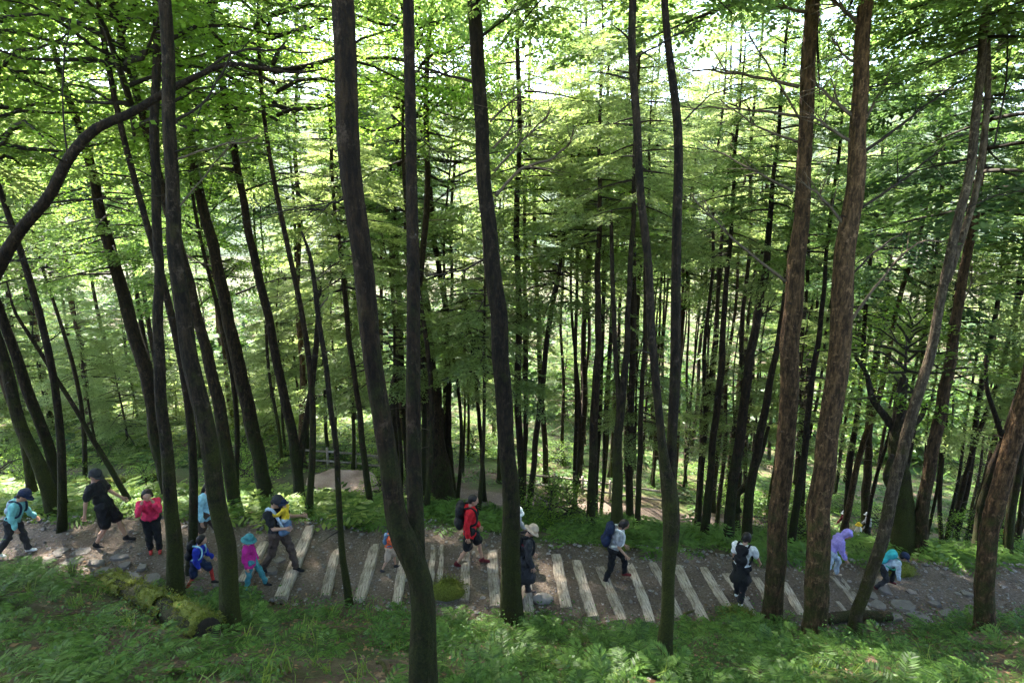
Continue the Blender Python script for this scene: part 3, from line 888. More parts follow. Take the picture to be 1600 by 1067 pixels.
traced_tree('conifer_tree', 'dark tree with reddish lower bark left of the bare dirt clearing', [(470, 788, 17), (464, 740, 15), (449, 636, 14), (425, 530, 13), (400, 410, 12), (374, 283, 11), (349, 137, 10), (331, 25, 8)], top=14, crown='full_a', cz=9, crown_s=.7, stems=[dict(pts=[(467, 745, 10), (470, 700, 10), (480, 636, 10), (490, 538, 9), (494, 440, 6)], dy=.3)], branches=[B([(378, 300, 4), (420, 285, 3), (470, 275, 2)]), B([(352, 165, 4), (320, 190, 3), (280, 230, 2)])])
traced_tree('broken_sapling', 'thin snapped-off dark stem on the near side of the first timbers', [(546, 947, 13), (534, 850, 10), (529, 753, 9), (516, 636, 8), (500, 498, 8), (484, 400, 6), (471, 362, 3)], bark='bark_moss', flare=.5, branches=[B([(500, 480, 4), (512, 465, 3)], 0, 'twig', 0), B([(492, 440, 3), (515, 420, 2)], 0, 'twig', 0)], sides=8)
traced_tree('sapling', 'slender dark sapling rising left of the thick twin-stemmed tree', [(580, 796, 11), (575, 760, 10), (562, 652, 9), (544, 510, 8), (532, 400, 7), (520, 283, 6), (513, 142, 5)], top=11, crown='young', cz=6.5, sides=8, branches=[B([(538, 455, 4), (556, 440, 3), (566, 430, 2)], 0, 'twig', 1), B([(520, 300, 2), (490, 312, 2)])])
traced_tree('conifer_tree', 'dark tree reaching the left edge, right one of the leaning far-left pair', [(98, 798, 17), (75, 695, 15), (43, 605, 14), (0, 494, 13), (-60, 350, 13)], top=13, crown='full_b', cz=8, crown_s=.8)
traced_tree('conifer_tree', 'thicker mossy tree reaching the left edge, left one of the leaning far-left pair', [(86, 808, 21), (67, 738, 18), (35, 668, 17), (0, 552, 16), (-60, 380, 18)], bark='bark_moss', top=13, crown='full_a', cz=8, crown_s=.8)
traced_tree('conifer_tree', 'short visible dark trunk behind the far-left leaning pair', [(52, 776, 14), (45, 735, 12), (36, 690, 11), (10, 600, 13), (-40, 430, 11)], top=12, crown='full_b', cz=7, crown_s=.7)
traced_tree('leaning_sapling', 'thin bare sapling leaning left above the walker in black', [(209, 796, 9), (177, 738, 8), (130, 660, 7), (79, 577, 6), (40, 515, 5), (24, 487, 4), (10, 440, 2)], sides=8, branches=[B([(60, 548, 3), (90, 520, 2), (118, 505, 1.5)], .3), B([(50, 530, 3), (52, 480, 2), (48, 420, 1.5)])])
traced_tree('arching_tree', 'dark arching maple stem curving over the upper left from the left edge', [(-150, 1000, 26), (-120, 760, 24), (-70, 560, 22), (0, 412, 19), (30, 364, 17), (76, 309, 16), (106, 248, 15), (147, 202, 14), (202, 177, 12), (253, 147, 11), (304, 121, 9), (354, 101, 7), (405, 106, 6), (455, 114, 4), (506, 109, 2)],
            Y=7.2, flare=.4, branches=[B([(318, 112, 7), (364, 78, 5), (420, 71, 4), (480, 73, 2)], .3), B([(70, 318, 5), (110, 312, 4), (180, 308, 3), (240, 298, 2)], .5), B([(106, 248, 4), (90, 170, 3), (82, 80, 3), (80, 20, 2)], .3), B([(354, 101, 4), (420, 122, 3), (470, 128, 2)], .4), B([(5, 410, 4), (40, 405, 3)])])
traced_tree('conifer_tree', 'stout dark old tree behind the trail, left of the red-jacketed walker', [(690, 792, 46), (684, 740, 40), (674, 640, 34), (662, 518, 28), (648, 410, 25), (636, 300, 20), (622, 180, 16)], top=16, crown='high_a', cz=10.5, crown_s=.8, branches=[B([(664, 500, 6), (700, 480, 4), (760, 460, 3)], .3), B([(655, 435, 8), (640, 420, 5), (600, 415, 3)], .4), B([(658, 440, 6), (700, 425, 4), (760, 405, 3)], .2)])
traced_tree('mossy_snag', 'dead trunk clad in yellow-brown moss glimpsed behind the twin-stemmed tree', [(618, 775, 18), (616, 700, 16), (616, 620, 16), (620, 575, 12), (624, 545, 6)], bark='bark_moss', sides=10)
traced_tree('conifer_tree', 'wavy slim dark stem just right of the stout old tree', [(711, 790, 12), (704, 734, 10), (700, 605, 10), (698, 498, 10), (687, 430, 9), (672, 304, 8), (667, 202, 6)], top=12, crown='young', cz=7, crown_s=1.1, sides=8, branches=[B([(697, 560, 4), (715, 535, 3), (728, 500, 2)], .2), B([(673, 320, 3), (700, 300, 2)])])
traced_tree('sapling', 'thin dark sapling between the old tree and the central straight tree', [(757, 784, 8), (751, 683, 7), (743, 589, 6), (731, 498, 5), (722, 430, 4)], top=9, crown='young', cz=5.5, crown_s=.8, sides=8)
traced_tree('conifer_tree', 'straight thin tree against the pale valley gap, left of two', [(816, 798, 9), (820, 715, 8), (822, 557, 8), (820, 424, 6), (819, 300, 5)], top=12, crown='young', cz=8, crown_s=.9, sides=8, branches=[B([(822, 500, 3), (850, 470, 2), (872, 440, 1)], .2), B([(822, 480, 3), (800, 450, 2)]), B([(822, 540, 3), (850, 520, 2), (880, 505, 1)])])
traced_tree('conifer_tree', 'thin tree tilting right against the pale valley gap, right of two', [(824, 808, 10), (833, 734, 9), (841, 656, 9), (857, 518, 8), (875, 412, 6), (888, 300, 5)], top=13, crown='young', cz=8, crown_s=1.2, sides=8)
traced_tree('conifer_tree', 'dark thin tree right behind the grey-shirted backpack walker', [(922, 824, 14), (927, 695, 13), (933, 569, 12), (935, 434, 9), (936, 320, 7)], top=14, crown='full_b', cz=8, crown_s=.6, sides=8, branches=[B([(933, 570, 4), (960, 545, 3), (985, 530, 2)]), B([(934, 500, 3), (955, 480, 2)])])
traced_tree('conifer_tree', 'forked mossy-footed tree right of the grey-shirted walker, behind the trail', [(962, 845, 19), (964, 760, 17), (966, 695, 14), (973, 611, 11), (981, 505, 9), (986, 408, 8), (990, 290, 6)], bark='bark_moss', top=14, crown='full_c', cz=8, crown_s=.6, stems=[dict(pts=[(967, 690, 10), (968, 620, 9), (964, 569, 8), (960, 442, 7), (958, 330, 5)], dy=.3)])
traced_tree('conifer_tree', 'very straight thin dark tree left of the forked slim tree', [(996, 824, 9), (1000, 695, 8), (1007, 527, 7), (1010, 400, 5)], top=13, crown='full_b', cz=8, crown_s=.5, sides=8)
traced_tree('conifer_tree', 'thin tree tilting right, between the forked slim tree and the reddish trunks', [(1100, 842, 13), (1112, 716, 11), (1125, 590, 10), (1133, 476, 8), (1142, 350, 6)], top=13, crown='full_c', cz=8, crown_s=.6, sides=8)
traced_tree('conifer_tree', 'medium dark tree above the white-shirted walker, tilting right', [(1137, 850, 17), (1146, 759, 15), (1159, 653, 14), (1175, 548, 13), (1197, 408, 10), (1208, 290, 7)], top=14, crown='full_a', cz=9, crown_s=.6, branches=[B([(1172, 560, 4), (1200, 545, 3), (1225, 540, 2)]), B([(1182, 500, 4), (1205, 480, 3)])])
traced_tree('conifer_tree', 'crooked dark tree with low fork immediately left of the reddish trunk', [(1167, 850, 16), (1172, 760, 14), (1185, 690, 12), (1197, 640, 11), (1210, 560, 9), (1222, 484, 7), (1232, 400, 5)], top=13, crown='full_b', cz=8, crown_s=.6, stems=[dict(pts=[(1155, 800, 9), (1150, 780, 9), (1175, 750, 8), (1192, 715, 7), (1206, 670, 5)], dy=.2)])
traced_tree('conifer_tree', 'thin dark tree standing in the gap between the two reddish trunks', [(1237, 852, 11), (1258, 690, 10), (1268, 610, 9), (1277, 540, 8), (1292, 400, 6)], top=13, crown='full_a', cz=8, crown_s=.6, sides=8)
traced_tree('conifer_tree', 'dark tree just right of the thickest reddish trunk', [(1352, 835, 14), (1355, 740, 12), (1361, 625, 11), (1372, 540, 10), (1385, 470, 8), (1394, 330, 6)], top=15, crown='dark_a', cz=10, crown_s=.75, sides=8)
traced_tree('gnarled_tree', 'gnarled mossy tree with twisting limbs behind the crouching child', [(1412, 862, 40), (1411, 800, 34), (1406, 750, 27), (1402, 690, 22), (1406, 640, 18), (1412, 590, 12)], bark='bark_moss', flare=.5, stems=[dict(pts=[(1405, 680, 14), (1385, 650, 11), (1370, 625, 9), (1366, 590, 7), (1350, 560, 5)], dy=.4), dict(pts=[(1406, 650, 12), (1430, 665, 10), (1450, 658, 8), (1465, 640, 6)], dy=.4), dict(pts=[(1410, 780, 14), (1385, 755, 11), (1374, 735, 9), (1378, 700, 6)], dy=-.4)], crown='gnarl', cz=4.0)
traced_tree('conifer_tree', 'reddish tree rising right behind the gnarled tree, tilting right', [(1436, 868, 20), (1442, 790, 18), (1460, 695, 17), (1488, 540, 15), (1511, 400, 13), (1524, 320, 11), (1545, 180, 8)], bark='bark_red', top=16, crown='dark_a', cz=8.5, crown_s=1.0, branches=[B([(1498, 480, 4), (1520, 450, 3), (1530, 410, 2)], .2, 'twig'), B([(1480, 580, 4), (1460, 570, 3), (1450, 545, 2)])])
traced_tree('conifer_tree', 'dark tree with a forked low bend near the right edge behind the trail', [(1526, 868, 15), (1535, 789, 14), (1552, 730, 13), (1568, 690, 11), (1589, 625, 9), (1620, 520, 7)], top=11, crown='full_b', cz=7, crown_s=.6, stems=[dict(pts=[(1568, 690, 8), (1560, 650, 7), (1552, 610, 6), (1556, 560, 5)], dy=.3)])
traced_tree('conifer_tree', 'dark straight trunk at the right edge beyond the leaning brown tree', [(1574, 872, 13), (1580, 800, 12), (1594, 720, 11), (1615, 600, 10)], top=11, crown='full_a', cz=7, crown_s=.6)

# ------------------------------------------------------------------ the wood behind: single trees copied from a few kinds
def bg_proto(kind, H, r0, crown, cz, bark, bend, dead=9):
    g = np.random.default_rng(hash(kind) % 1000 if False else len(kind) * 7 + int(H * 10))
    z = np.linspace(-.4, H, 22); k = np.clip(z / H, 0, 1)
    P = np.stack((bend * np.sin(k * 3.0) + .06 * np.sin(z * 1.1), .5 * bend * np.sin(k * 2.2 + 1) - .5 * bend * math.sin(1) + .05 * np.cos(z * .9), z), -1)
    V, F = tube(P, r0 * (1 - .85 * k) + .012, 8, .5, .03, int(H * 10))
    tw = [(V, F)]
    trunk = mesh_arr('trunk', V, F, M[bark])
    st = []
    for i in range(dead):
        h = g.uniform(1.8, cz + 2); a = g.uniform(0, 6.28); l_ = g.uniform(.4, 1.6); d = np.array((math.cos(a), math.sin(a), g.uniform(-.15, .45)))
        q = np.array([np.interp(h, z, P[:, c]) for c in range(3)])
        st.append(tube(np.array([q, q + d * l_ * .5, q + d * l_ + (0, 0, -.08 * l_)]), np.array((.018, .011, .004)), 4, 0, 0, i))
    V, F = join(st)
    return trunk, mesh_arr('dead_branches', V, F, M['twig']), crown, cz, (P[-1, 0] * .6, P[-1, 1] * .6)


PROTO = [bg_proto('a', 18, .11, 'full_a', 8.0, 'bark', .15), bg_proto('bb', 23, .12, 'full_b', 11.0, 'bark', -.2), bg_proto('ccc', 13, .10, 'full_c', 4.2, 'bark_moss', .25),
         bg_proto('dd', 25, .13, 'far_a', 12.0, 'bark', -.1), bg_proto('eee', 25, .13, 'far_b', 11.0, 'bark_red', .2), bg_proto('ffff', 9, .06, 'young', 4.6, 'bark', .2, 5), bg_proto('gg', 21, .12, 'dark_a', 11.0, 'bark_red', .1),
         bg_proto('hhhhh', 19, .085, 'tuft', 14.5, 'bark', .16, 22), bg_proto('iiiiii', 17, .07, 'tuft', 13.0, 'bark_moss', -.2, 20), bg_proto('jjjjjjj', 5.6, .05, 'young', .9, 'bark', .1, 3)]
LOOK = ['dark', 'slender dark', 'mossy-stemmed', 'tall dark', 'tall reddish', 'young thin', 'blue-green', 'pole-thin dark', 'pole-thin mossy', 'bushy low']
PLACES = [(250, 'left of the child in red'), (480, 'behind the walkers on the left'), (600, 'above the dirt clearing'), (790, 'behind the red-jacketed walker'), (940, 'by the pale valley gap'), (1060, 'behind the grey-shirted walker'),
          (1200, 'above the white-shirted walker'), (1290, 'between the reddish trunks'), (1440, 'above the crouching child'), (9999, 'at the right end')]
ORD = ['first', 'second', 'third', 'fourth', 'fifth', 'sixth', 'seventh', 'eighth', 'ninth', 'tenth', 'eleventh', 'twelfth']


def px_of(o):
    return 800 + FPX * o.location.x / depth_of(o.location)


def name_them(objs, text):
    """give each copy a label of its own: look, depth, place, and order from the left where those agree"""
    d = {}
    for o in objs: d.setdefault(text(o), []).append(o)
    for t, l_ in d.items():
        l_.sort(key=px_of)
        for i, o in enumerate(l_): o['label'] = t if len(l_) == 1 else t + ', ' + ORD[min(i, 11)] + ' from left'


def place_name(o): return next(t for lim, t in PLACES if px_of(o) < lim)
def depth_name(o):
    y = o.location.y
    return 'above the lower trail' if y < yl(o.location.x) else 'past the lower trail' if y < 32 else 'deep in the wood' if y < 50 else 'at the far rim'


def bg_tree(k, x, y, label, group, s=1.0, lean=(0, 0), rz=0.0, name='conifer_tree'):
    tr, db, crown, cz, off = PROTO[k]
    root = link(name, None, None, (x, y, float(G(x, y)) - .05)); tag(root, label, 'tree', group)
    root.rotation_euler = (lean[0], lean[1], rz); root.scale = (s, s, s)
    link('trunk', tr, root); tag(link('branches', db, root), kind='stuff'); root['look'] = LOOK[k]; BG.append(root)
    add_crown(root, crown, (off[0] * .6, off[1] * .6, cz), (x * 7.1) % 6.28, 1.0)
    return root


ZONE = [('slender conifer in the sunlit wood behind the walkers on the left', 'conifers of the wood on the left'),
        ('slender conifer in the wood behind the dirt clearing and the red-jacketed walker', 'conifers of the wood in the centre'),
        ('thin dark conifer in the dense stand behind the timber stairs', 'conifers of the stand behind the stairs'),
        ('thin conifer in the dense stand at the right end of the trail', 'conifers of the stand on the right')]
g = np.random.default_rng(21)
taken = [(o.location.x, o.location.y) for o in COL.objects if o.parent is None and o.get('category') == 'tree']
n_bg = 0
BG = []


def far_enough(x, y, d):
    return all((x - a) ** 2 + (y - b) ** 2 > d * d for a, b in taken)


# density by picture column: right side is crowded with thin trunks
for band, n, d in (((14.5, 20), 8, 1.8), ((20, 32), 42, 1.6), ((32, 50), 32, 2.6), ((50, 85), 18, 4.5)):
    made = 0; tries = 0
    while made < n and tries < 6000:
        tries += 1
        y = g.uniform(*band); px = g.uniform(-120, 1720)
        if px < 760 and g.random() < .42: continue
        if px < 140 and y < 25: continue
        x = (px - 800) / FPX * (y * 1.06)
        if abs(y - yl(x)) < 1.5 or y < yfar(x) + 1.5 or not far_enough(x, y, d): continue
        # keep the pale gap over the valley and the one over the clearing open
        if 770 < px < 890 and y > 24 and g.random() < .75: continue
        if (1340 < px < 1530 or 800 < px < 880) and y > 19.5 and g.random() < .95: continue
        z = 0 if px < 440 else 1 if px < 860 else 2 if px < 1290 else 3
        if y < 20: k = g.choice([5, 5, 2, 1], p=[.5, .2, .15, .15])
        elif y < 32: k = g.choice([0, 1, 2, 5, 6], p=[.2, .3, .15, .2, .15])
        elif y < 50: k = g.choice([1, 2, 3, 4, 0], p=[.2, .15, .3, .2, .15])
        else: k = g.choice([3, 4])
        if k == 2 and px > 700: k = 1
        if y < 20 and k != 5 and px > 300 and px < 1300: k = 5
        bg_tree(int(k), x, y, ZONE[z][0], ZONE[z][1], g.uniform(.8, 1.15), (g.normal(0, .03), g.normal(0, .035) + .05 * (px - 800) / 800), g.uniform(0, 6.28))
        taken.append((x, y)); made += 1

made = 0; tries = 0
while made < 95 and tries < 9000:                     # crowd of pole-thin trunks, thickest on the right
    tries += 1
    y = 17 + 19 * g.random() ** .8; px = g.uniform(430, 1700)
    if px < 900 and g.random() < .68: continue
    x = (px - 800) / FPX * (y * 1.06)
    if abs(y - yl(x)) < 1.2 or not far_enough(x, y, .75) or (1340 < px < 1500 and g.random() < .5): continue
    bg_tree(int(g.choice([7, 8])), x, y, '', '', g.uniform(.85, 1.2), (g.normal(0, .02), g.normal(0, .03) + .05 * (px - 800) / 800), g.uniform(0, 6.28))
    taken.append((x, y)); made += 1
made = 0; tries = 0
while made < 24 and tries < 9000:                      # bushy young conifers closing the view under the crowns
    tries += 1
    y = g.uniform(25, 46); px = g.uniform(-120, 1720); x = (px - 800) / FPX * (y * 1.06)
    if (px > 620 and g.random() < .8) or abs(y - yl(x)) < 2 or not far_enough(x, y, 1.2): continue
    bg_tree(9, x, y, '', '', g.uniform(.7, 1.35), (0, 0), g.uniform(0, 6.28)); taken.append((x, y)); made += 1
for x, y, k in ((-3.4, 17.6, 1), (0.3, 18.2, 1), (4.1, 18.4, 1)):     # tall ones added to shade the steps
    bg_tree(k, x, y, '', '', 1.0, (0, .02 * x), x)
name_them(BG, lambda o: o['look'] + ' conifer ' + depth_name(o) + ' ' + place_name(o))
for o in BG: o['group'] = 'conifers of the wood behind the trail'; del o['look']
# same wood round the viewpoint and both sides: unseen trees added to shade foreground
BG = []
for x, y, k in ((-4.5, -3, 1), (4, -4.5, 6), (-9.5, -1, 6), (9.5, 0, 1), (0.5, -8, 1), (-7, -8, 1), (7.5, -9, 6), (-13, 4, 1), (13.5, 5, 6), (-3, -13, 6), (14, -3, 1), (-14.5, -6, 1), (-15.5, 10, 6), (17.5, 9, 1), (-21, 4, 1), (21, 2, 6), (3.5, -14, 1), (11, -13, 1), (-11, -14, 6)):
    bg_tree(k, x, y, 'tall conifer standing outside the view beside the viewpoint', 'conifers round the viewpoint', 1.0, (0, 0), x)
for o in BG: del o['look']

# broad-leaved maples whose bright crowns hang into the upper left
for (px, py, Y, kind, lab) in [(-40, 60, 11, 'broad_a', 'leafy maple hanging bright green sprays into the top left corner'), (180, -30, 10, 'broad_b', 'leafy maple with bright crown above the arching stem'),
                               (420, 20, 13, 'broad_a', 'leafy maple lit yellow-green behind the thick twin-stemmed tree'), (640, 60, 15, 'broad_b', 'leafy maple with sunlit crown left of the central straight tree'),
                               (60, 330, 19, 'broad_a', 'leafy maple low on the sunlit slope at the left edge'), (330, 380, 22, 'broad_b', 'leafy maple beyond the trunks above the walkers on the left'),
                               (300, 150, 17, 'broad_a', 'leafy maple with bright layered crown behind the arching stem'), (700, 200, 21, 'broad_a', 'leafy maple far back left of the central straight tree'), (905, 330, 20, 'broad_b', 'leafy yellow-green maple right of the central straight tree')]:
    p = at_y(px, py, Y); zb = float(G(p[0], Y)); h = p[2] - zb
    root = link('maple_tree', None, None, (p[0], Y, zb)); tag(root, lab, 'tree')
    z = np.linspace(-.3, h + 3.5, 20); P = np.stack((.25 * np.sin(z * .5), .15 * np.sin(z * .4), z), -1)
    V, F = tube(P, .085 * (1 - .8 * np.clip(z / (h + 3.5), 0, 1)), 8, .5, .03, int(px + 50))
    link('trunk', mesh_arr('trunk', V, F, M['bark']), root)
    add_crown(root, kind, (0, 0, h - 2.2), px * .1, 1.0)

# shrubs on the slope past the trail
g = np.random.default_rng(33)
SHR = []
for i in range(34):
    y = g.uniform(15, 34); px = g.uniform(-60, 1660); x = (px - 800) / FPX * y * 1.06
    if abs(y - yl(x)) < 1.7: continue
    root = link('shrub', None, None, (x, y, float(G(x, y)))); root.rotation_euler[2] = g.uniform(0, 6)
    s = g.uniform(.5, 1.0); root.scale = (s, s, s)
    tag(root, 'low leafy shrub among the trunks on the slope past the trail', 'shrub', 'shrubs past the trail')
    add_crown(root, 'shrub', (0, 0, .05), 0, 1.0); SHR.append(root)
name_them(SHR, lambda o: 'low leafy shrub ' + depth_name(o) + ' ' + place_name(o))

# ------------------------------------------------------------------ undergrowth
def fern_plant(g, nf=8, L=.5, pin=17, ll=.13, fw=.05):
    """arching fronds with paired pinnae, (N,4,3)"""
    Q = []
    for i in range(nf):
        az = i * 6.283 / nf + g.normal(0, .3); l_ = L * g.uniform(.7, 1.15); rise = g.uniform(.45, .95)
        t = (np.arange(pin) + .6) / pin
        rx = l_ * t * (1 - .12 * t); rz = l_ * rise * (t - .85 * t * t) * 1.1
        for sd in (-1, 1):
            o = np.stack((rx, np.zeros(pin), rz), -1)
            wl = l_ * ll * 2.4 * (np.sin(np.pi * (t * .86 + .1)) ** .8) * g.uniform(.85, 1.1, pin)
            a = sd * (1.25 - .5 * t + g.normal(0, .06, pin))
            q = leaflet(o, a, g.normal(0, .25, pin), wl, l_ * fw * np.ones(pin), -.2)
            Q.append(q @ rotm(az, 0, 0).T)
    return np.vstack(Q)


def herb_plant(g, n=22, r=.15, leaf=.032):
    o = np.stack((g.normal(0, r, n), g.normal(0, r, n), g.uniform(.03, .16, n)), -1)
    return leaflet(o, g.uniform(0, 6.28, n), g.normal(0, .4, n), leaf * g.uniform(.6, 1.4, n), leaf * .7 * g.uniform(.6, 1.3, n), -.1)


def grass_plant(g, n=12):
    Q = []
    for i in range(n):
        a = g.uniform(0, 6.28); l_ = g.uniform(.15, .38); b = np.array((g.normal(0, .04), g.normal(0, .04), 0)); d = np.array((math.cos(a), math.sin(a), 0)); s = np.array((-math.sin(a), math.cos(a), 0)) * .006
        m = b + d * l_ * .3 + (0, 0, l_ * .75); e = b + d * l_ * .8 + (0, 0, l_ * .7)
        Q.append((b - s, b + s, m + s, m - s)); Q.append((m - s, m + s, e, e))
    return np.array(Q)


def scatter(name, protos, pts, scales, mat, label, seed, tilt=.25, cat='undergrowth', parent=None):
    g = np.random.default_rng(seed); Q = []
    for (x, y, z), s in zip(pts, scales):
        Mx = rotm(g.uniform(0, 6.28), g.normal(0, tilt), g.normal(0, tilt)) * s
        Q.append(protos[g.integers(len(protos))] @ Mx.T + (x, y, z))
    o = link(name, mesh_quads(name, np.vstack(Q), M[mat]))
    return tag(o, label, cat, kind='stuff')


_LA, _LB = hit(172, 905), hit(334, 1012)


def clear_of_log(x, y):
    d = (_LB - _LA)[:2]; t = np.clip(((x - _LA[0]) * d[0] + (y - _LA[1]) * d[1]) / (d @ d), 0, 1)
    return np.hypot(x - _LA[0] - t * d[0], y - _LA[1] - t * d[1]) > .36


def place(n, xr, yr, g, dens=None):
    x = g.uniform(*xr, n); y = g.uniform(*yr, n)
    vis = np.abs(x) < y * 1.06 * 0.95 + 1.5
    k = vis & ((y < ynear(x) + .05) | (y > yfar(x) - .1)) & (np.abs(y - yl(x)) > 1.25) & clear_of_log(x, y)
    if dens is not None: k &= g.random(n) < dens(x, y)
    x, y = x[k], y[k]
    return np.stack((x, y, G(x, y)), -1)


g = np.random.default_rng(5)
FP = [fern_plant(g, 8, .5), fern_plant(g, 7, .5), fern_plant(g, 9, .5, 19)]
FPL = [fern_plant(g, 6, .5, 6, .18, .1), fern_plant(g, 6, .5, 6, .18, .1)]
FPF = [fern_plant(g, 5, .5, 4, .2, .15), fern_plant(g, 5, .5, 4, .2, .15)]
HP = [herb_plant(g) for _ in range(4)]; GP = [grass_plant(g) for _ in range(3)]


def clumps(x, y, a, b): return smooth01((vnoise(x * a + 3, y * a) + b) * 1.4)


# lush patches on the near bank: dense right of centre, thinner leaf litter in the middle-left
def near_dens(x, y):
    lush = .55 + .45 * np.exp(-((x - 3.2) / 2.6) ** 2)
    bare = np.exp(-((x + 2.2) / 1.5) ** 2) * .85 + np.exp(-((x - 6.2) / 1.6) ** 2) * .85 + np.exp(-((x + 6.5) / .9) ** 2) * .5
    return np.clip(lush * (1 - bare) * clumps(x, y, .8, .75) + .1, 0, 1)


pts = place(2500, (-12, 14), (3.4, 10.4), g, near_dens)
scatter('near_ferns', FP, pts, g.uniform(.38, .95, len(pts)), 'fern', 'green lacy ferns covering the bank below the trail', 1)
pts = place(7000, (-12, 14), (3.2, 10.4), g, lambda x, y: .15 + .7 * clumps(x, y, 1.3, .1))
scatter('bank_herbs', HP, pts, g.uniform(.6, 1.5, len(pts)), 'herb', 'small leafy herbs carpeting the near bank', 2)
pts = place(500, (-12, 14), (3.2, 10.4), g, lambda x, y: .2 + .6 * np.exp(-((x + 5.5) / 2) ** 2))
scatter('grass_tufts', GP, pts, g.uniform(.6, 1.2, len(pts)), 'fern_y', 'thin grass blades between the herbs on the near bank', 3)
pts = place(3400, (-16, 22), (10.5, 19), g, lambda x, y: .35 + .65 * clumps(x, y, .7, .6))
scatter('slope_ferns', FPL, pts, g.uniform(.6, 1.15, len(pts)), 'fern', 'green ferns along the far edge of the trail', 4)
pts = place(3200, (-34, -3), (10.5, 38), g, lambda x, y: .8 + 0 * x)
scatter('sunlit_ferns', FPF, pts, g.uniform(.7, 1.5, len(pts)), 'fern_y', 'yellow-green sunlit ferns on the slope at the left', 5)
pts = place(6000, (-52, 50), (19, 52), g, lambda x, y: .75 + 0 * x)
scatter('forest_floor_plants', FPF, pts, g.uniform(.8, 1.7, len(pts)), 'fern', 'low green plants on the forest floor further down', 6)
# thickets in the open valley beyond the wood
n = 560; y = 46 + 114 * g.random(n) ** 1.3 ; x = g.uniform(-1.05, 1.05, n) * y
scatter('valley_thicket', [broad_crown(50 + i, 2.4, 2.2, 12, .5, 22)[0] for i in range(3)], np.stack((x, y, G(x, y) - .2), -1), g.uniform(.8, 1.9, n), 'fern', 'sunlit scrub filling the valley beyond the wood', 7, .1)
# dry leaves
n = 14000; x = g.uniform(-12, 14, n); y = g.uniform(3.2, 10.6, n); k = y < ynear(x) + .5
x, y = x[k], y[k]; n = len(x); o3 = np.stack((x, y, G(x, y) + .012), -1)
Q = leaflet(o3, g.uniform(0, 6.28, n), g.normal(0, .5, n), g.uniform(.04, .1, n), g.uniform(.02, .06, n), -.2)
tag(link('dry_leaves', mesh_quads('dry_leaves', Q, M['litter'])), 'brown fallen leaves littering the near bank', 'leaf litter', kind='stuff')
# twigs on the bank
tw = []
for i in range(320):
    x = g.uniform(-11, 12); y = g.uniform(3.6, 9.8)
    if y > ynear(x): continue
    a = g.uniform(0, 3.14); l_ = g.uniform(.15, .6); q = np.array((x, y, float(G(x, y)) + .03)); e = q + (math.cos(a) * l_, math.sin(a) * l_, 0); e[2] = float(G(e[0], e[1])) + .04
    tw.append(tube(np.array([q, (q + e) / 2 + (0, 0, .02), e]), np.array((.008, .007, .003)), 4, 0, 0, i))
V, F = join(tw); tag(link('fallen_twigs', mesh_arr('fallen_twigs', V, F, M['twig'])), 'thin dead twigs scattered on the near bank', 'twigs', kind='stuff')


# ------------------------------------------------------------------ logs, mossy rocks
def moss_cover(P, N, g, n, l_=.02):
    """tiny upright blades over a surface"""
    k = g.integers(0, len(P), n); o = P[k] + g.normal(0, .012, (n, 3)); d = N[k] + g.normal(0, .5, (n, 3)); d /= np.linalg.norm(d, axis=1)[:, None]
    s = np.cross(d, g.normal(0, 1, (n, 3))); s /= np.linalg.norm(s, axis=1)[:, None]
    L = l_ * g.uniform(.5, 1.3, (n, 1)); W = L * .35
    return np.stack((o - s * W, o + s * W, o + d * L + s * W * .3, o + d * L - s * W * .3), 1)


M['moss_leaf'] = leaf_mat('moss_tuft', ((0.06, 0.075, 0.01), (0.15, 0.165, 0.022)), (0.15, 0.17, 0.02), .3, .02, 4)


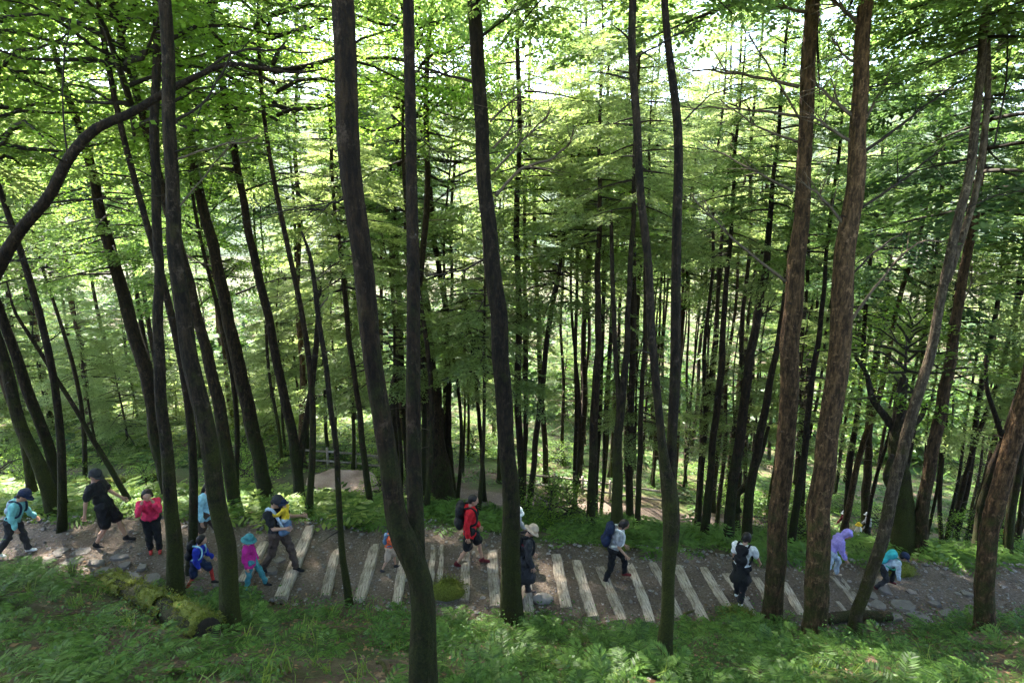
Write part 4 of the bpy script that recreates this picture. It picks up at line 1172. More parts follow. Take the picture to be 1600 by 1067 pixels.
def log(name, label, a, b, r0, r1, mossy, seed, cat='log', sink=.35, bark='bark'):
    pa, pb = hit(*a), hit(*b); g = np.random.default_rng(seed)
    pa = np.array((pa[0], pa[1], G(pa[0], pa[1]) + r0 * (1 - sink))); pb = np.array((pb[0], pb[1], G(pb[0], pb[1]) + r1 * (1 - sink)))
    u = np.linspace(0, 1, 14); P = pa + (pb - pa) * u[:, None] + np.stack((0 * u, .04 * np.sin(u * 5), .03 * np.sin(u * 4 + seed)), -1)
    root = link(name, None, None, tuple(pa)); tag(root, label, cat)
    V, F = tube(P - pa, r0 + (r1 - r0) * u, 14, 0, .07, seed)
    link('trunk', mesh_arr('trunk', V, F, M[bark]), root)
    # cut end
    d = (pb - pa) / np.linalg.norm(pb - pa); n1 = np.cross(d, (0, 0, 1)); n1 /= np.linalg.norm(n1); n2 = np.cross(n1, d)
    c = P[-1] - pa + d * r1 * .32
    ring = [tuple(c + (n1 * math.cos(t) + n2 * math.sin(t)) * r1 * .9) for t in np.linspace(0, 6.283, 14, endpoint=False)] + [tuple(c - d * .08 + (n1 * math.cos(t) + n2 * math.sin(t)) * r1 * .95) for t in np.linspace(0, 6.283, 14, endpoint=False)]
    F2 = [tuple(range(14))] + [(k, 14 + k, 14 + (k + 1) % 14, (k + 1) % 14) for k in range(14)]
    link('cut_end', mesh_vf('cut_end', ring, F2, M['twig_dark'], False), root)
    if mossy:
        V2, F2 = tube(P - pa + np.array((0, 0, .02)), (r0 + (r1 - r0) * u) * 1.1, 20, 0, .09, seed + 2)
        k = V2[:, 2] - np.interp(np.clip(((V2 @ d) / np.linalg.norm(pb - pa)), 0, 1), u, (P - pa)[:, 2]) > -.3 * r0
        k &= vnoise(V2[:, 0] * 4, V2[:, 1] * 4 + V2[:, 2] * 6) > -.45
        ok = k[F2].all(1)
        me = mesh_arr('moss', V2, F2[ok], M['moss']); mo = link('moss', me, root)
        N = V2 - np.stack([np.interp((V2 @ d) / np.linalg.norm(pb - pa), u, (P - pa)[:, c]) for c in range(3)], -1); N /= np.linalg.norm(N, axis=1)[:, None] + 1e-6
        Vk = V2[k]; Nk = N[k]; rep = np.repeat(np.arange(len(Vk)), 10); W = Vk[rep] + g.normal(0, .035, (len(rep), 3))
        tag(link('moss_tufts', mesh_quads('moss_tufts', moss_cover(W, Nk[rep], g, 9000), M['moss_leaf']), mo), kind='stuff')
    return root


log('mossy_log', 'big fallen log thick with yellow-green moss on the bank at the left', (172, 916), (328, 996), .13, .165, True, 3, sink=.2)
log('fallen_log', 'brown fallen log at the trail edge by the foot of the leaning pale tree', (1290, 972), (1386, 966), .11, .1, False, 5, bark='bark_red')
log('fallen_log', 'half-buried mossy log on the slope above the child in the red jacket', (120, 772), (262, 745), .16, .14, True, 8, sink=.2)
log('fallen_branch', 'short pale stick lying on the bank right of the forked slim tree', (1062, 975), (1086, 950), .03, .02, False, 6, cat='branch', sink=.0, bark='bark_pale')
log('fallen_branch', 'pale stick lying on the bank near the bottom edge left of the thick tree', (590, 1040), (615, 1067), .022, .016, False, 7, cat='branch', sink=.0, bark='bark_pale')
log('fallen_branch', 'thin pale stick slanting on the bank below the broken sapling', (522, 955), (534, 1000), .016, .012, False, 9, cat='branch', sink=.0, bark='bark_pale')
log('fallen_branch', 'rotten reddish branch lying in ferns right of the central straight tree', (872, 1000), (930, 1022), .05, .035, False, 10, cat='branch', sink=.1, bark='bark_red')


def rock(name, label, px, py, r, sx, sy, sz, seed, moss=True):
    g = np.random.default_rng(seed); p = hit(px, py); V, F = blob(r, g, sx, sy, sz, 16, 10, .1)
    root = link(name, None, None, (p[0], p[1], float(G(p[0], p[1])) + r * sz * .25)); tag(root, label, 'rock')
    link('stone_body', mesh_vf('stone_body', V, F, M['stone']), root)
    if moss:
        V2, F2 = V * 1.05 + (0, 0, .012), [f for f in F if np.mean([V[i][2] for i in f]) > -.1 * r]
        mo = link('moss', mesh_vf('moss', V2, F2, M['moss']), root)
        k = V[:, 2] > -.1 * r; N = V / np.linalg.norm(V, axis=1)[:, None]; rep = np.repeat(np.where(k)[0], 12)
        W = V2[rep] + g.normal(0, .05 * r / .3, (len(rep), 3))
        tag(link('moss_tufts', mesh_quads('moss_tufts', moss_cover(W, N[rep], g, 2600), M['moss_leaf']), mo), kind='stuff')
    return root


rock('mossy_rock', 'rounded rock under bright yellow-green moss at the trail edge below the red-jacketed walker', 700, 930, .3, 1.0, .8, .75, 1)
rock('mossy_rock', 'low mossy hump at the trail edge by the feet of the white-shirted walker', 1150, 964, .22, 1.5, .8, .55, 2)
rock('mossy_rock', 'small mossy stone on the far trail edge above the backpack walker', 965, 858, .17, 1.4, .8, .6, 3)
rock('mossy_rock', 'dull mossy boulder on the far trail edge behind the crouching child', 1400, 896, .25, 1.5, .8, .7, 4)
rock('bank_rock', 'dark grey rock beside the walker in the tan hat', 848, 938, .17, 1.2, .8, .6, 6, False)


# ------------------------------------------------------------------ fences of the lower trail
def fence(label, xa, xb, n, off, h=.85):
    xs = np.linspace(xa, xb, n); ys = yl(xs) + off; zs = G(xs, ys, False)
    root = link('rail_fence', None, None, (xs[0], ys[0], zs[0])); tag(root, label, 'fence')
    O = np.array((xs[0], ys[0], zs[0])); Pn = np.stack((xs, ys, zs), -1) - O
    for p in Pn:
        V, F = tube(np.array([p - (0, 0, .2), p + (0, 0, h * .5), p + (0, 0, h + .08)]), np.array((.06, .058, .055)), 8, 0, .02, 1)
        link('post', mesh_arr('post', V, F, M['timber']), root)
    for q in range(n - 1):
        for hh in (.38 * h, .9 * h):
            a = Pn[q] + (0, 0, hh); b = Pn[q + 1] + (0, 0, hh); d = (b - a) * .04
            V, F = tube(np.array([a - d, (a + b) / 2 + (0, 0, -.015), b + d]), np.array((.042, .045, .042)), 8, 0, .02, q)
            link('rail', mesh_arr('rail', V, F, M['timber']), root)


fence('two-rail wooden fence above the bare dirt clearing', -9.2, -5.6, 4, 2.1)
fence('two-rail wooden fence along the lower trail, seen between trunks right of the centre', 0.6, 7.2, 6, 1.5)

# ------------------------------------------------------------------ people
def cloth(name, c, rough=.85, var=.18):
    return simple('cloth_' + name, c, rough, var + .12, 13.0, .8, bdist=.05)


CL = {k: cloth(k, c) for k, c in dict(black=(.012, .012, .013), navy=(.012, .02, .05), teal=(.16, .42, .42), red=(.5, .012, .02), pinkred=(.62, .03, .09), blue=(.015, .03, .3), lightblue=(.3, .55, .62),
                                      magenta=(.42, .02, .2), tealdark=(.05, .2, .22), brown=(.07, .05, .04), yellow=(.7, .48, .03), grey=(.3, .3, .3), white=(.7, .7, .68), purple=(.3, .24, .58), tan=(.45, .34, .25),
                                      charcoal=(.03, .03, .033), legred=(.35, .03, .025), orange=(.6, .11, .04), maroon=(.1, .012, .016), jean=(.09, .15, .24), lilac=(.3, .3, .48), aqua=(.04, .38, .42), paleblue=(.42, .5, .58), green=(.05, .35, .25)).items()}
M['skin'] = simple('skin', (.42, .24, .16), .6, .1, 20, 0)
M['hair'] = simple('hair', (.012, .009, .008), .5, .3, 60, .3, stretch=(1, 1, .2))
M['eye'] = simple('eye', (.01, .008, .007), .3, .1, 5, 0)
M['lip'] = simple('lip', (.3, .1, .09), .6, .1, 5, 0)
JOBS = []


def capsule(p0, p1, r0, r1, n=12):
    p0, p1 = np.array(p0, float), np.array(p1, float); d = p1 - p0; L = np.linalg.norm(d)
    d = d / L if L > 1e-6 else np.array((0, 0, 1.0))
    s = np.cross(d, (1, 0, 0)) if abs(d[0]) < .9 else np.cross(d, (0, 1, 0)); s /= np.linalg.norm(s); t = np.cross(d, s)
    rings = [(p0 - d * r0 * math.cos(a), r0 * math.sin(a)) for a in (.25, .7, 1.15, 1.57)] + [(p1 + d * r1 * math.cos(a), r1 * math.sin(a)) for a in (1.57, 1.15, .7, .25)]
    a = np.linspace(0, 2 * np.pi, n, endpoint=False); V = np.vstack([c + r_ * (np.cos(a)[:, None] * s + np.sin(a)[:, None] * t) for c, r_ in rings])
    F = [(i * n + j, i * n + (j + 1) % n, (i + 1) * n + (j + 1) % n, (i + 1) * n + j) for i in range(7) for j in range(n)]
    return V, F + [tuple(range(n))[::-1], tuple(range(7 * n, 8 * n))]


def ellip(c, r3, M3=None, n=14, m=9):
    th = np.linspace(.12, np.pi - .12, m); a = np.linspace(0, 2 * np.pi, n, endpoint=False)
    V = np.array([(math.sin(t) * math.cos(p), math.sin(t) * math.sin(p), math.cos(t)) for t in th for p in a]) * r3
    if M3 is not None: V = V @ np.asarray(M3).T
    F = [(i * n + j, (i + 1) * n + j, (i + 1) * n + (j + 1) % n, i * n + (j + 1) % n) for i in range(m - 1) for j in range(n)]
    return V + np.array(c), F + [tuple(range(n)), tuple(range((m - 1) * n, m * n))[::-1]]


def union(name, shapes, mat, parent, voxel, sm=4, extra=None, wrinkle=0.0, cut=None):
    VV, FF, o = [], [], 0
    for V, F in shapes:
        VV.append(V); FF += [tuple(int(i) + o for i in f) for f in F]; o += len(V)
    ob = link(name, mesh_vf(name, np.vstack(VV), FF, mat), parent)
    m = ob.modifiers.new('r', 'REMESH'); m.mode = 'VOXEL'; m.voxel_size = voxel; m.use_smooth_shade = True
    m = ob.modifiers.new('s', 'SMOOTH'); m.iterations = sm; m.factor = .5
    JOBS.append((ob, extra, wrinkle, mat)); return ob


def finger_tubes(wrist, d, side, palmn, hs, curl=.5):
    """five bent fingers rooted inside the palm; d: hand direction, side: towards thumb, palmn: palm normal"""
    out = []
    for k, (u, l_) in enumerate(((.36, .42), (.13, .47), (-.12, .44), (-.34, .35))):
        b = wrist + d * hs * .48 + side * hs * u * .55
        p1 = b + d * hs * l_ * .45; d2 = d * math.cos(curl) + palmn * math.sin(curl); p2 = p1 + d2 * hs * l_ * .32; d3 = d * math.cos(curl * 2) + palmn * math.sin(curl * 2); p3 = p2 + d3 * hs * l_ * .25
        out.append(tube(np.array([b, p1, p2, p3]), np.array((.05, .047, .043, .032)) * hs * .95, 6, 0, 0, 1))
    b = wrist + d * hs * .18 + side * hs * .16; dd = d * .7 + side * .65 + palmn * .25; dd /= np.linalg.norm(dd)
    out.append(tube(np.array([b, b + dd * hs * .25, b + dd * hs * .35 + d * hs * .16]), np.array((.06, .052, .038)) * hs, 6, 0, 0, 1))
    return join(out)


def person(label, px, py, h, yaw, pose, wear, at=None, group=None, Zoff=0.0, voxel=None):
    """pose: lean, thigh/knee per leg (l, r), arm swing/out/elbow per arm, head pitch/yaw; wear: clothing colours"""
    if at is None:
        z = -.4
        for _ in range(10):
            p = at_z(px, py, z); z = float(trail_z(np.array([[p[0]]]), np.array([[p[1]]]))[0, 0])
        at = (p[0], p[1], z)
    root = link('person', None, None, (at[0], at[1], at[2] + Zoff)); root.rotation_euler[2] = R(yaw); tag(root, label, 'person', group)
    child = h < 1.4
    hd = h * (.165 if child else .14); hip = .5 * h; th, sh = .245 * h, .235 * h; up, fo, ha = .172 * h, .145 * h, .105 * h
    tl = .29 * h; sw = .112 * h; hw = .052 * h; k = h * (1.06 if child else 1.0)
    lean = R(pose.get('lean', 5)); D_t = np.array((math.sin(lean), 0, math.cos(lean)))
    pel = np.array((0, 0, 0.0)); chest = pel + D_t * tl * .8; nb = pel + D_t * tl
    nl = lean + R(pose.get('head', 10)) * .5; D_n = np.array((math.sin(nl), 0, math.cos(nl)))
    hp = lean * .5 + R(pose.get('head', 10)); hy = R(pose.get('turn', 0))
    neck_top = nb + D_n * .055 * h
    Hm = rotm(hy, 0, 0) @ np.array(((math.cos(hp), 0, math.sin(hp)), (0, 1, 0), (-math.sin(hp), 0, math.cos(hp))))
    hc = neck_top + Hm @ np.array((.10, 0, .42)) * hd
    legs, feet = [], []
    for s, (a, b) in ((1, pose.get('l', (20, 5))), (-1, pose.get('r', (-15, 15)))):
        hj = pel + np.array((0, s * hw, 0)); a, b = R(a), R(b)
        kn = hj + np.array((math.sin(a), s * .02, -math.cos(a))) * th; an = kn + np.array((math.sin(a - b), 0, -math.cos(a - b))) * sh
        legs.append((hj, kn, an)); feet.append((an, a - b))
    low = min(an[2] for an, _ in feet) - .045 * h
    arms = []
    for s, key in ((1, 'al'), (-1, 'ar')):
        a, o, e = (R(v) for v in pose.get(key, (10, 10, 25)))
        sj = nb + np.array((0, s * sw, -.012 * h)); a += lean * .4
        d1 = np.array((math.sin(a) * math.cos(o), s * math.sin(o), -math.cos(a) * math.cos(o))); el = sj + d1 * up
        o2 = o * pose.get('in', .2); d2 = np.array((math.sin(a + e) * math.cos(o2), s * math.sin(o2), -math.cos(a + e) * math.cos(o2))); wr = el + d2 * fo
        arms.append((sj, el, wr, d2, s))
    sh0 = np.array((0, 0, -low)); S = lambda q: np.asarray(q) + sh0
    vx = voxel or .017
    ls, sl_ = wear.get('sleeve', 'long'), wear.get('legs', 'long')
    # ---- body, one continuous surface
    body = [capsule(S(pel + (0, hw, .02)), S(pel + (0, -hw, .02)), .062 * k, .062 * k), capsule(S(pel), S(chest), .066 * k, .072 * k), capsule(S(chest + (0, sw * .45, 0)), S(chest - (0, sw * .45, 0)), .058 * k, .058 * k),
            capsule(S(nb + (0, sw * .8, -.01 * h)), S(nb - (0, sw * .8, .01 * h)), .035 * k, .035 * k), capsule(S(nb), S(neck_top + D_n * .02), .032 * k, .03 * k)]
    for hj, kn, an in legs: body += [capsule(S(hj), S(kn), .048 * k, .031 * k), capsule(S(kn), S(an), .031 * k, .02 * k), capsule(S(kn * .6 + an * .4 - (.012 * h, 0, 0)), S(kn * .4 + an * .6), .028 * k, .022 * k)]
    ext = []
    for sj, el, wr, d2, s in arms:
        body += [capsule(S(sj), S(el), .03 * k, .023 * k), capsule(S(el), S(wr), .023 * k, .016 * k), capsule(S(wr), S(wr + d2 * ha * .42), .018 * k, .021 * k)]
        side = np.cross(d2, (0, s, 0)); side = side / (np.linalg.norm(side) + 1e-6); pn = np.cross(side, d2) * 1.0
        ext.append(finger_tubes(S(wr), d2, side if side[0] >= 0 or True else -side, -np.array((0, s, 0)) * 1.0, ha, pose.get('curl', .55)))
    body += [ellip(S(hc + Hm @ np.array((-.02, 0, .06)) * hd), (.46 * hd, .37 * hd, .43 * hd), Hm), ellip(S(hc + Hm @ np.array((.12, 0, -.22)) * hd), (.28 * hd, .27 * hd, .27 * hd), Hm),
             capsule(S(hc + Hm @ np.array((.44, 0, .02)) * hd), S(hc + Hm @ np.array((.49, 0, -.1)) * hd), .035 * hd, .06 * hd)]
    for s in (1, -1): body.append(ellip(S(hc + Hm @ np.array((-.02, s * .38, -.04)) * hd), (.08 * hd, .05 * hd, .12 * hd), Hm))
    union('body', body, M['skin'], root, vx, 3, join(ext))
    for s in (1, -1):
        V, F = ellip(S(hc + Hm @ np.array((.405, s * .145, .02)) * hd), (.035 * hd, .05 * hd, .028 * hd), Hm, 8, 5); link('eye', mesh_vf('eye', V, F, M['eye']), root)
    V, F = ellip(S(hc + Hm @ np.array((.375, 0, -.27)) * hd), (.03 * hd, .09 * hd, .022 * hd), Hm, 8, 5); link('mouth', mesh_vf('mouth', V, F, M['lip']), root)
    # ---- upper garment
    q = .013 * k if wear.get('thick') is None else wear['thick'] * k
    hem = wear.get('hem', .03) * h
    up_g = [capsule(S(pel + D_t * hem + (0, hw * .8, 0)), S(pel + D_t * hem - (0, hw * .8, 0)), .062 * k + q, .062 * k + q), capsule(S(pel + D_t * hem), S(chest), .068 * k + q, .074 * k + q), capsule(S(chest + (0, sw * .45, 0)), S(chest - (0, sw * .45, 0)), .06 * k + q, .06 * k + q),
            capsule(S(nb + (0, sw * .8, -.014 * h)), S(nb - (0, sw * .8, .014 * h)), .034 * k + q, .034 * k + q)]
    for sj, el, wr, d2, s in arms:
        if ls == 'long': up_g += [capsule(S(sj), S(el), .031 * k + q, .024 * k + q), capsule(S(el), S(wr * .93 + el * .07), .025 * k + q, .02 * k + q * .9)]
        elif ls == 'short': up_g += [capsule(S(sj), S(sj * .38 + el * .62), .032 * k + q, .032 * k + q * 1.2)]
    if wear.get('hood'): up_g += [capsule(S(nb - D_t * .0 + np.array((-.045 * h, .03 * h, .01 * h))), S(nb + np.array((-.045 * h, -.03 * h, .01 * h))), .035 * k, .035 * k)]
    if wear.get('hood_up'):
        up_g += [ellip(S(hc + Hm @ np.array((-.09, 0, .06)) * hd), (.5 * hd, .46 * hd, .52 * hd), Hm), capsule(S(hc + Hm @ np.array((-.12, 0, -.25)) * hd), S(nb), .36 * hd, .3 * hd)]
    union('jacket' if ls == 'long' else 'shirt', up_g, CL[wear['top']], root, vx, 2, None, .008)
    if wear.get('pattern'):   # a strip of another colour across the garment
        V, F = ellip(S(chest), (.077 * k + q, .115 * k + q, .03 * k), rotm(0, -lean, 0)); link('stripe', mesh_vf('stripe', V, F, CL[wear['pattern']]), root)
    # ---- lower garment
    ql = .012 * k; lo = [capsule(S(pel + (0, hw, .01)), S(pel + (0, -hw, .01)), .064 * k + ql, .064 * k + ql), capsule(S(pel), S(pel + D_t * .07 * h), .062 * k + ql, .06 * k + ql)]
    for hj, kn, an in legs:
        if sl_ == 'long': lo += [capsule(S(hj), S(kn), .05 * k + ql, .034 * k + ql), capsule(S(kn), S(an * .93 + kn * .07), .034 * k + ql, .025 * k + ql)]
        elif sl_ == 'short': lo += [capsule(S(hj), S(hj * .18 + kn * .82), .051 * k + ql, .047 * k + ql * 1.6)]
    union('trousers' if sl_ == 'long' else 'shorts', lo, CL[wear['bottom']], root, vx, 2, None, .008)
    if wear.get('leggings'):
        lg = []
        for hj, kn, an in legs: lg += [capsule(S(hj * .5 + kn * .5), S(kn), .043 * k, .034 * k), capsule(S(kn), S(an), .034 * k, .024 * k)]
        union('leggings', lg, CL[wear['leggings']], root, vx, 2)
    if wear.get('skirt'):
        a = np.linspace(0, 2 * np.pi, 26, endpoint=False); V = []
        for i, (dz, r_) in enumerate(((.09, .075), (0, .088), (-.12, .12), (-.2 - wear.get('skirt_len', 0), .15 + wear.get('skirt_len', 0) * .2))):
            for t in a: V.append(S(pel + np.array((math.cos(t) * r_ * h * (1 + .07 * math.sin(t * 6) * i / 3), math.sin(t) * r_ * h * .9 * (1 + .07 * math.sin(t * 5) * i / 3), dz * h))))
        F = [(i * 26 + j, i * 26 + (j + 1) % 26, (i + 1) * 26 + (j + 1) % 26, (i + 1) * 26 + j) for i in range(3) for j in range(26)]
        so = link('skirt', mesh_vf('skirt', V, F, CL[wear['skirt']]), root); so.modifiers.new('t', 'SOLIDIFY').thickness = .008
    # ---- shoes
    for an, a in feet:
        t = max(-.9, min(.5, -a if a < 0 else -a * .4)); f = np.array((math.cos(t), 0, -math.sin(t) * (1 if a < 0 else -1))); f /= np.linalg.norm(f)
        o = an + np.array((0, 0, -.02 * h)); n_ = np.cross(f, (0, 1, 0)); n_ = n_ if n_[2] > 0 else -n_
        union('shoe', [capsule(S(an + (0, 0, .01 * h)), S(o), .026 * k, .026 * k), capsule(S(o - f * .02 * h), S(o + f * .085 * h - n_ * .006 * h), .024 * k, .02 * k), capsule(S(o - f * .025 * h - n_ * .012 * h), S(o + f * .09 * h - n_ * .014 * h), .012 * k, .011 * k)], CL[wear.get('shoe', 'charcoal')], root, .014, 2)
    # ---- hair, hat
    if not wear.get('hood_up'):
        hs_ = [ellip(S(hc + Hm @ np.array((-.09, 0, .13)) * hd), (.45 * hd, .42 * hd, .43 * hd), Hm), capsule(S(hc + Hm @ np.array((-.22, .12, -.1)) * hd), S(hc + Hm @ np.array((-.22, -.12, -.1)) * hd), .26 * hd, .26 * hd)]
        if wear.get('hair') == 'long': hs_ += [capsule(S(hc + Hm @ np.array((-.3, .1, -.1)) * hd), S(nb - D_t * .06 * h + np.array((-.085 * h, .02 * h, 0))), .26 * hd, .14 * hd), capsule(S(hc + Hm @ np.array((-.3, -.1, -.1)) * hd), S(nb - D_t * .06 * h + np.array((-.085 * h, -.02 * h, 0))), .26 * hd, .14 * hd)]
        if wear.get('hair') == 'pony': hs_ += [capsule(S(hc + Hm @ np.array((-.5, 0, .1)) * hd), S(hc + Hm @ np.array((-.65, 0, -.5)) * hd), .13 * hd, .07 * hd)]
        if wear.get('hair') == 'bob': hs_ += [capsule(S(hc + Hm @ np.array((-.05, s * .33, .05)) * hd), S(hc + Hm @ np.array((-.08, s * .36, -.3)) * hd), .14 * hd, .12 * hd) for s in (1, -1)] + [capsule(S(hc + Hm @ np.array((-.3, 0, 0)) * hd), S(hc + Hm @ np.array((-.32, 0, -.32)) * hd), .28 * hd, .2 * hd)]
        union('hair', hs_, M['hair'], root, .017, 2)
    if wear.get('cap'):
        kind, c = wear['cap']
        a = np.linspace(0, 2 * np.pi, 20, endpoint=False); V = []; rings = ((-.02, .47), (.12, .485), (.28, .44), (.42, .32), (.5, .15))
        for z_, r_ in rings:
            for t in a: V.append(S(hc + Hm @ np.array((-.05 + math.cos(t) * r_ * 1.02, math.sin(t) * r_ * .95, z_ + .1)) * hd))
        F = [(i * 20 + j, i * 20 + (j + 1) % 20, (i + 1) * 20 + (j + 1) % 20, (i + 1) * 20 + j) for i in range(4) for j in range(20)] + [tuple(range(80, 100))]
        ho = link('hat' if kind == 'bucket' else 'cap', mesh_vf('cap', V, F, CL[c]), root)
        V = []; full = kind == 'bucket'
        aa = np.linspace(0, 2 * np.pi, 22, endpoint=False) if full else np.linspace(-.95, .95, 12)
        for rr_, dz in (((.47, .1), (.66, -.02), (.74, -.08)) if full else ((.44, .1), (.72, .06), (.82, .02))):
            for t in aa:
                w_ = 1 if full else (1 if rr_ < .5 else .55 + .45 * math.cos(t) ** .5)
                V.append(S(hc + Hm @ np.array((-.05 + math.cos(t) * (rr_ if full else .44 + (rr_ - .44) * w_) * 1.02, math.sin(t) * (rr_ if full else .46), dz)) * hd))
        n = len(aa); m_ = n if full else n - 1
        F = [(i * n + j, i * n + (j + 1) % n, (i + 1) * n + (j + 1) % n, (i + 1) * n + j) for i in range(2) for j in range(m_)]
        bo = link('brim', mesh_vf('brim', V, F, CL[c]), ho); bo.modifiers.new('t', 'SOLIDIFY').thickness = .006
    # ---- backpack with straps
    if wear.get('pack'):
        c = CL[wear['pack']]; bx_ = np.array((-math.cos(lean), 0, math.sin(lean))); o = chest - D_t * .02 * h + bx_ * .125 * h * wear.get('pack_s', 1)
        s_ = wear.get('pack_s', 1) * h; pk = []
        for dy in (-.055, .055):
            for dz in (-.11, .07): pk.append(ellip(S(o + np.array((0, dy * s_, 0)) + D_t * dz * s_), (.058 * s_, .06 * s_, .085 * s_), rotm(0, -lean, 0)))
        pk += [capsule(S(o - D_t * .11 * s_ + bx_ * .035 * s_ + (0, .035 * s_, 0)), S(o - D_t * .11 * s_ + bx_ * .035 * s_ - (0, .035 * s_, 0)), .045 * s_, .045 * s_), capsule(S(o - D_t * .14 * s_), S(o + D_t * .1 * s_), .066 * s_, .062 * s_)]
        bp = union('backpack', pk, c, root, .02, 5)
        for s in (1, -1):
            path = np.array([chest + bx_ * .075 * h + D_t * .08 * h, nb + D_t * .035 * h + bx_ * .02 * h, nb + D_t * .012 * h - bx_ * .055 * h, chest - bx_ * .088 * h, chest - D_t * .1 * h - bx_ * .08 * h, chest - D_t * .15 * h + bx_ * .05 * h]) + np.array((0, s * sw * .62, 0))
            path[-1] += (0, s * .035 * h, 0); path[-2] += (0, s * .03 * h, 0)
            P = catmull(np.c_[path, np.ones(6)], 16)[:, :3]; V, F = tube(P + sh0, np.full(16, .014 * h), 6, 0, 0, 1); link('strap', mesh_arr('strap', V, F, CL[wear.get('strap', wear['pack'])]), bp)
    if wear.get('carrier'):
        c = CL[wear['carrier']]
        for s in (1, -1):
            path = np.array([chest + np.array((-.085 * h, s * .02 * h, -.05 * h)), nb + np.array((-.03 * h, s * sw * .6, .035 * h)), nb + np.array((.04 * h, s * sw * .6, .02 * h)), chest + np.array((.095 * h, s * sw * .6, -.03 * h)), pel + np.array((.1 * h, s * .05 * h, .1 * h))])
            P = catmull(np.c_[path, np.ones(5)], 14)[:, :3]; V, F = tube(P + sh0, np.full(14, .019 * h), 6, 0, 0, 1); link('carrier_strap', mesh_arr('carrier_strap', V, F, c), root)
        union('carrier', [capsule(S(pel + np.array((.1 * h, .05 * h, .05 * h))), S(pel + np.array((.1 * h, -.05 * h, .05 * h))), .05 * h, .05 * h), capsule(S(pel + np.array((.1 * h, 0, .05 * h))), S(pel + np.array((.13 * h, 0, .13 * h))), .06 * h, .05 * h)], CL['jean'], root, .016, 4)
    return root, {'wr': [S(a[2] + a[3] * ha * .6) for a in arms], 'chest': S(chest), 'pel': S(pel)}


PE = person
PE('person in teal hooded jacket and dark blue cap at the left edge', 30, 866, 1.38, 15, dict(lean=20, l=(14, 6), r=(-16, 22), head=30, al=(-4, 8, 30), ar=(-20, 8, 25)), dict(top='teal', bottom='charcoal', cap=('cap', 'navy'), shoe='white', hood=True, pack='paleblue', pack_s=.6, strap='navy'))
b, J = PE('person in black shirt and shorts with dark cap striding right', 172, 850, 1.72, 12, dict(lean=-12, l=(24, 10), r=(2, 34), head=26, turn=-25, al=(34, 8, 18), ar=(-14, 8, 8), curl=.9), dict(top='black', bottom='black', sleeve='short', legs='short', cap=('cap', 'charcoal'), hem=-.01, shoe='black'))
PE('child in pinkish red jacket and black trousers, hands raised to the face', 243, 862, 1.38, -60, dict(lean=4, l=(4, 2), r=(-2, 2), head=15, al=(52, 6, 118), ar=(55, 6, 118), **{'in': -3.5}), dict(top='pinkred', bottom='black', shoe='legred', hair='bob'))
PE('child in blue jacket with dark backpack and red leggings stepping down', 312, 918, 1.12, 5, dict(lean=14, l=(48, 42), r=(-12, 20), head=14, al=(6, 6, 30), ar=(-12, 6, 25)), dict(top='blue', bottom='navy', legs='short', leggings='legred', pack='black', pack_s=.95, shoe='black', hair='bob', strap='lightblue'))
PE('person in pale blue jacket with long dark hair', 330, 856, 1.55, -15, dict(lean=6, l=(20, 8), r=(-18, 25), head=22, al=(8, 8, 15), ar=(-8, 8, 15)), dict(top='lightblue', bottom='brown', legs='short', hair='long', shoe='white', hem=-.02))
PE('child in magenta jacket, teal leggings and teal brimmed hat', 396, 920, 1.12, 0, dict(lean=-4, l=(30, 12), r=(-6, 10), head=18, al=(8, 5, 18), ar=(-4, 5, 18)), dict(top='magenta', bottom='tealdark', cap=('bucket', 'tealdark'), shoe='black', hair='bob', hem=-.03))
b, J = PE('person in grey cap and black shirt wearing a baby carrier on the chest', 440, 893, 1.72, -12, dict(lean=-6, l=(26, 14), r=(-14, 22), head=38, al=(38, 10, 62), ar=(34, 12, 70)), dict(top='black', bottom='brown', sleeve='short', cap=('cap', 'charcoal'), carrier='paleblue', shoe='black'))
cp = b.matrix_basis @ Vector(tuple(J['chest'] + np.array((.235, 0, -.36))))
PE('toddler in yellow shirt held in the baby carrier', 0, 0, .82, 168, dict(lean=0, l=(70, 60), r=(70, 60), head=6, al=(40, 20, 60), ar=(40, 20, 60)), dict(top='yellow', bottom='paleblue', cap=('bucket', 'navy'), shoe='charcoal'), at=(cp.x, cp.y, cp.z - .02))
PE('person in red jacket with black backpack and shorts stepping down the timbers', 735, 882, 1.66, 0, dict(lean=2, l=(26, 16), r=(-8, 26), head=16, al=(6, 6, 22), ar=(-14, 6, 20)), dict(top='red', bottom='black', legs='short', pack='black', shoe='maroon', hood=True, hem=-.05, hair='short'))
PE('child in orange clothes half hidden by the thick twin-stemmed tree', 609, 890, 1.0, 15, dict(lean=10, l=(25, 20), r=(-10, 20), head=15), dict(top='orange', bottom='tan', sleeve='short', legs='short', pack='jean', pack_s=.7, shoe='charcoal'))
PE('person in tan hat and dark patterned clothes half hidden by the central tree', 817, 932, 1.58, 10, dict(lean=9, l=(14, 10), r=(-8, 12), head=34, al=(2, 5, 30), ar=(-6, 5, 25)), dict(top='charcoal', pattern='maroon', bottom='charcoal', skirt='charcoal', skirt_len=.06, cap=('bucket', 'tan'), shoe='brown', hair='short', pack='black', pack_s=.8))
PE('person in white cap, only the head showing right of the central tree', 804, 868, 1.18, -20, dict(lean=5, head=15), dict(top='grey', bottom='charcoal', cap=('bucket', 'white')))
PE('person in grey shirt with dark backpack stepping down the timbers', 955, 908, 1.5, -5, dict(lean=16, l=(46, 44), r=(-4, 14), head=26, al=(-6, 6, 40), ar=(-10, 6, 45)), dict(top='grey', bottom='black', sleeve='short', pack='navy', shoe='maroon', strap='white', hair='bob'))
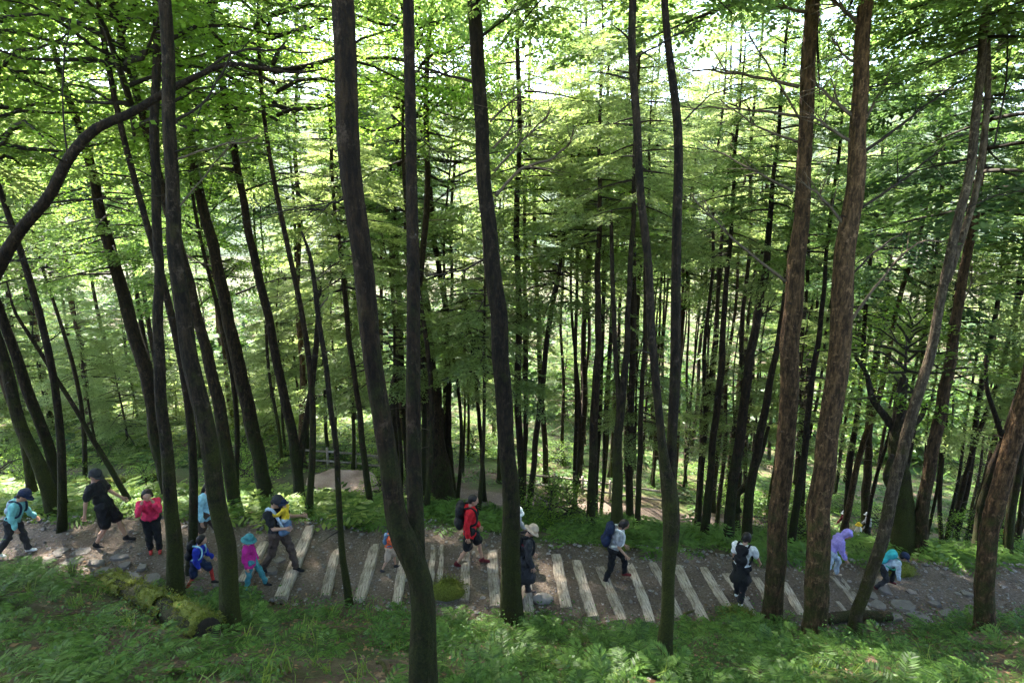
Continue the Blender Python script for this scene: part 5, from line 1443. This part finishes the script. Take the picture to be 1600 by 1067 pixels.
PE('person in white shirt and black overalls with small backpack, seen from behind', 1154, 938, 1.5, 52, dict(lean=8, l=(14, 8), r=(-6, 22), head=24, turn=-10, al=(4, 6, 18), ar=(22, 18, 18)), dict(top='white', bottom='black', sleeve='short', pack='black', pack_s=.78, shoe='white', hair='bob', skirt='black'))
PE('person in purple hooded jacket bending down beside the thickest reddish trunk', 1292, 903, 1.28, -15, dict(lean=26, l=(40, 44), r=(-2, 14), head=30, al=(-2, 5, 28), ar=(-8, 5, 30)), dict(top='purple', bottom='paleblue', shoe='tan', hood_up=True))
PE('crouching child with aqua backpack and navy cap behind the leaning pale tree', 1374, 918, 1.12, -20, dict(lean=48, l=(75, 88), r=(20, 62), head=15, al=(-12, 6, 12), ar=(-18, 6, 12)), dict(top='paleblue', bottom='charcoal', cap=('cap', 'navy'), pack='aqua', shoe='maroon', pack_s=1.05, strap='green'))
for lab, px, dy, h, yaw, top, bot, cap in (('distant person in dark red top and pale cap on the lower trail', 1321, .2, 1.65, 180, 'maroon', 'black', ('cap', 'white')), ('distant child in white with yellow hat on the lower trail', 1334, -.3, 1.25, 170, 'white', 'charcoal', ('bucket', 'yellow')),
                                          ('distant person in pale clothes on the lower trail, right of two others', 1359, .3, 1.6, 160, 'grey', 'charcoal', ('cap', 'white')), ('distant person in orange-red top on the lower trail at the right edge', 1566, .2, 1.6, 180, 'orange', 'charcoal', None), ('distant person in white on the lower trail left of the thickest reddish trunk', 1258, -.2, 1.6, 175, 'white', 'tan', None)):
    x = 0.0
    for _ in range(30): x = (px - 800) / FPX * depth_of((x, yl(x), zl(x)))
    yy = float(yl(x)) + dy; wear = dict(top=top, bottom=bot)
    if cap: wear['cap'] = cap
    PE(lab, 0, 0, h, yaw, dict(lean=6), wear, at=(x, yy, float(G(x, yy, False)) + .05), voxel=.028)

# bake the remeshed bodies and garments, adding fingers and folds
dg = bpy.context.evaluated_depsgraph_get()
for ob, extra, wr, mat in JOBS:
    me = bpy.data.meshes.new_from_object(ob.evaluated_get(dg), depsgraph=dg)
    if wr:
        n = len(me.vertices); co = np.empty(n * 3); me.vertices.foreach_get('co', co); co = co.reshape(-1, 3); no = np.empty(n * 3); me.vertices.foreach_get('normal', no); no = no.reshape(-1, 3)
        co += no * (wr * (np.sin(co[:, 2] * 34 + 4 * np.sin(co[:, 1] * 17) + 3 * np.sin(co[:, 0] * 15)) + .6 * np.sin(co[:, 0] * 41 - co[:, 2] * 23 + co[:, 1] * 31)))[:, None]
        me.vertices.foreach_set('co', co.reshape(-1))
    if extra is not None:
        V, F = extra; import bmesh
        bm = bmesh.new(); bm.from_mesh(me); vs = [bm.verts.new(v) for v in V]
        for f in F:
            try: bm.faces.new([vs[i] for i in f]).smooth = True
            except ValueError: pass
        bm.to_mesh(me); bm.free()
    ob.modifiers.clear(); me.name = ob.name; ob.data = me
    if not me.materials: me.materials.append(mat)
    me.polygons.foreach_set('use_smooth', np.ones(len(me.polygons), dtype=bool)); me.update()

# ------------------------------------------------------------------ thin moist air between the trees
hv_ = [(x, y, z) for z in (-40.0, 40.0) for x, y in ((-320, -8), (320, -8), (320, 330), (-320, 330))]
hz = bpy.data.meshes.new('haze')
hz.from_pydata(hv_, [], [(0, 3, 2, 1), (4, 5, 6, 7), (0, 1, 5, 4), (1, 2, 6, 5), (2, 3, 7, 6), (3, 0, 4, 7)])
hm_ = bpy.data.materials.new('haze_air'); hm_.use_nodes = True
nn = hm_.node_tree.nodes; out_ = [k for k in nn if k.type == 'OUTPUT_MATERIAL'][0]; nn.remove(nn['Principled BSDF'])
pv = nn.new('ShaderNodeVolumePrincipled'); pv.inputs['Density'].default_value = 0.00015; pv.inputs['Color'].default_value = (.9, .96, 1, 1); pv.inputs['Anisotropy'].default_value = 0.3
hm_.node_tree.links.new(pv.outputs[0], out_.inputs['Volume']); hz.materials.append(hm_)
tag(link('haze', hz), 'thin pale haze in the air of the wood', 'haze', kind='stuff')
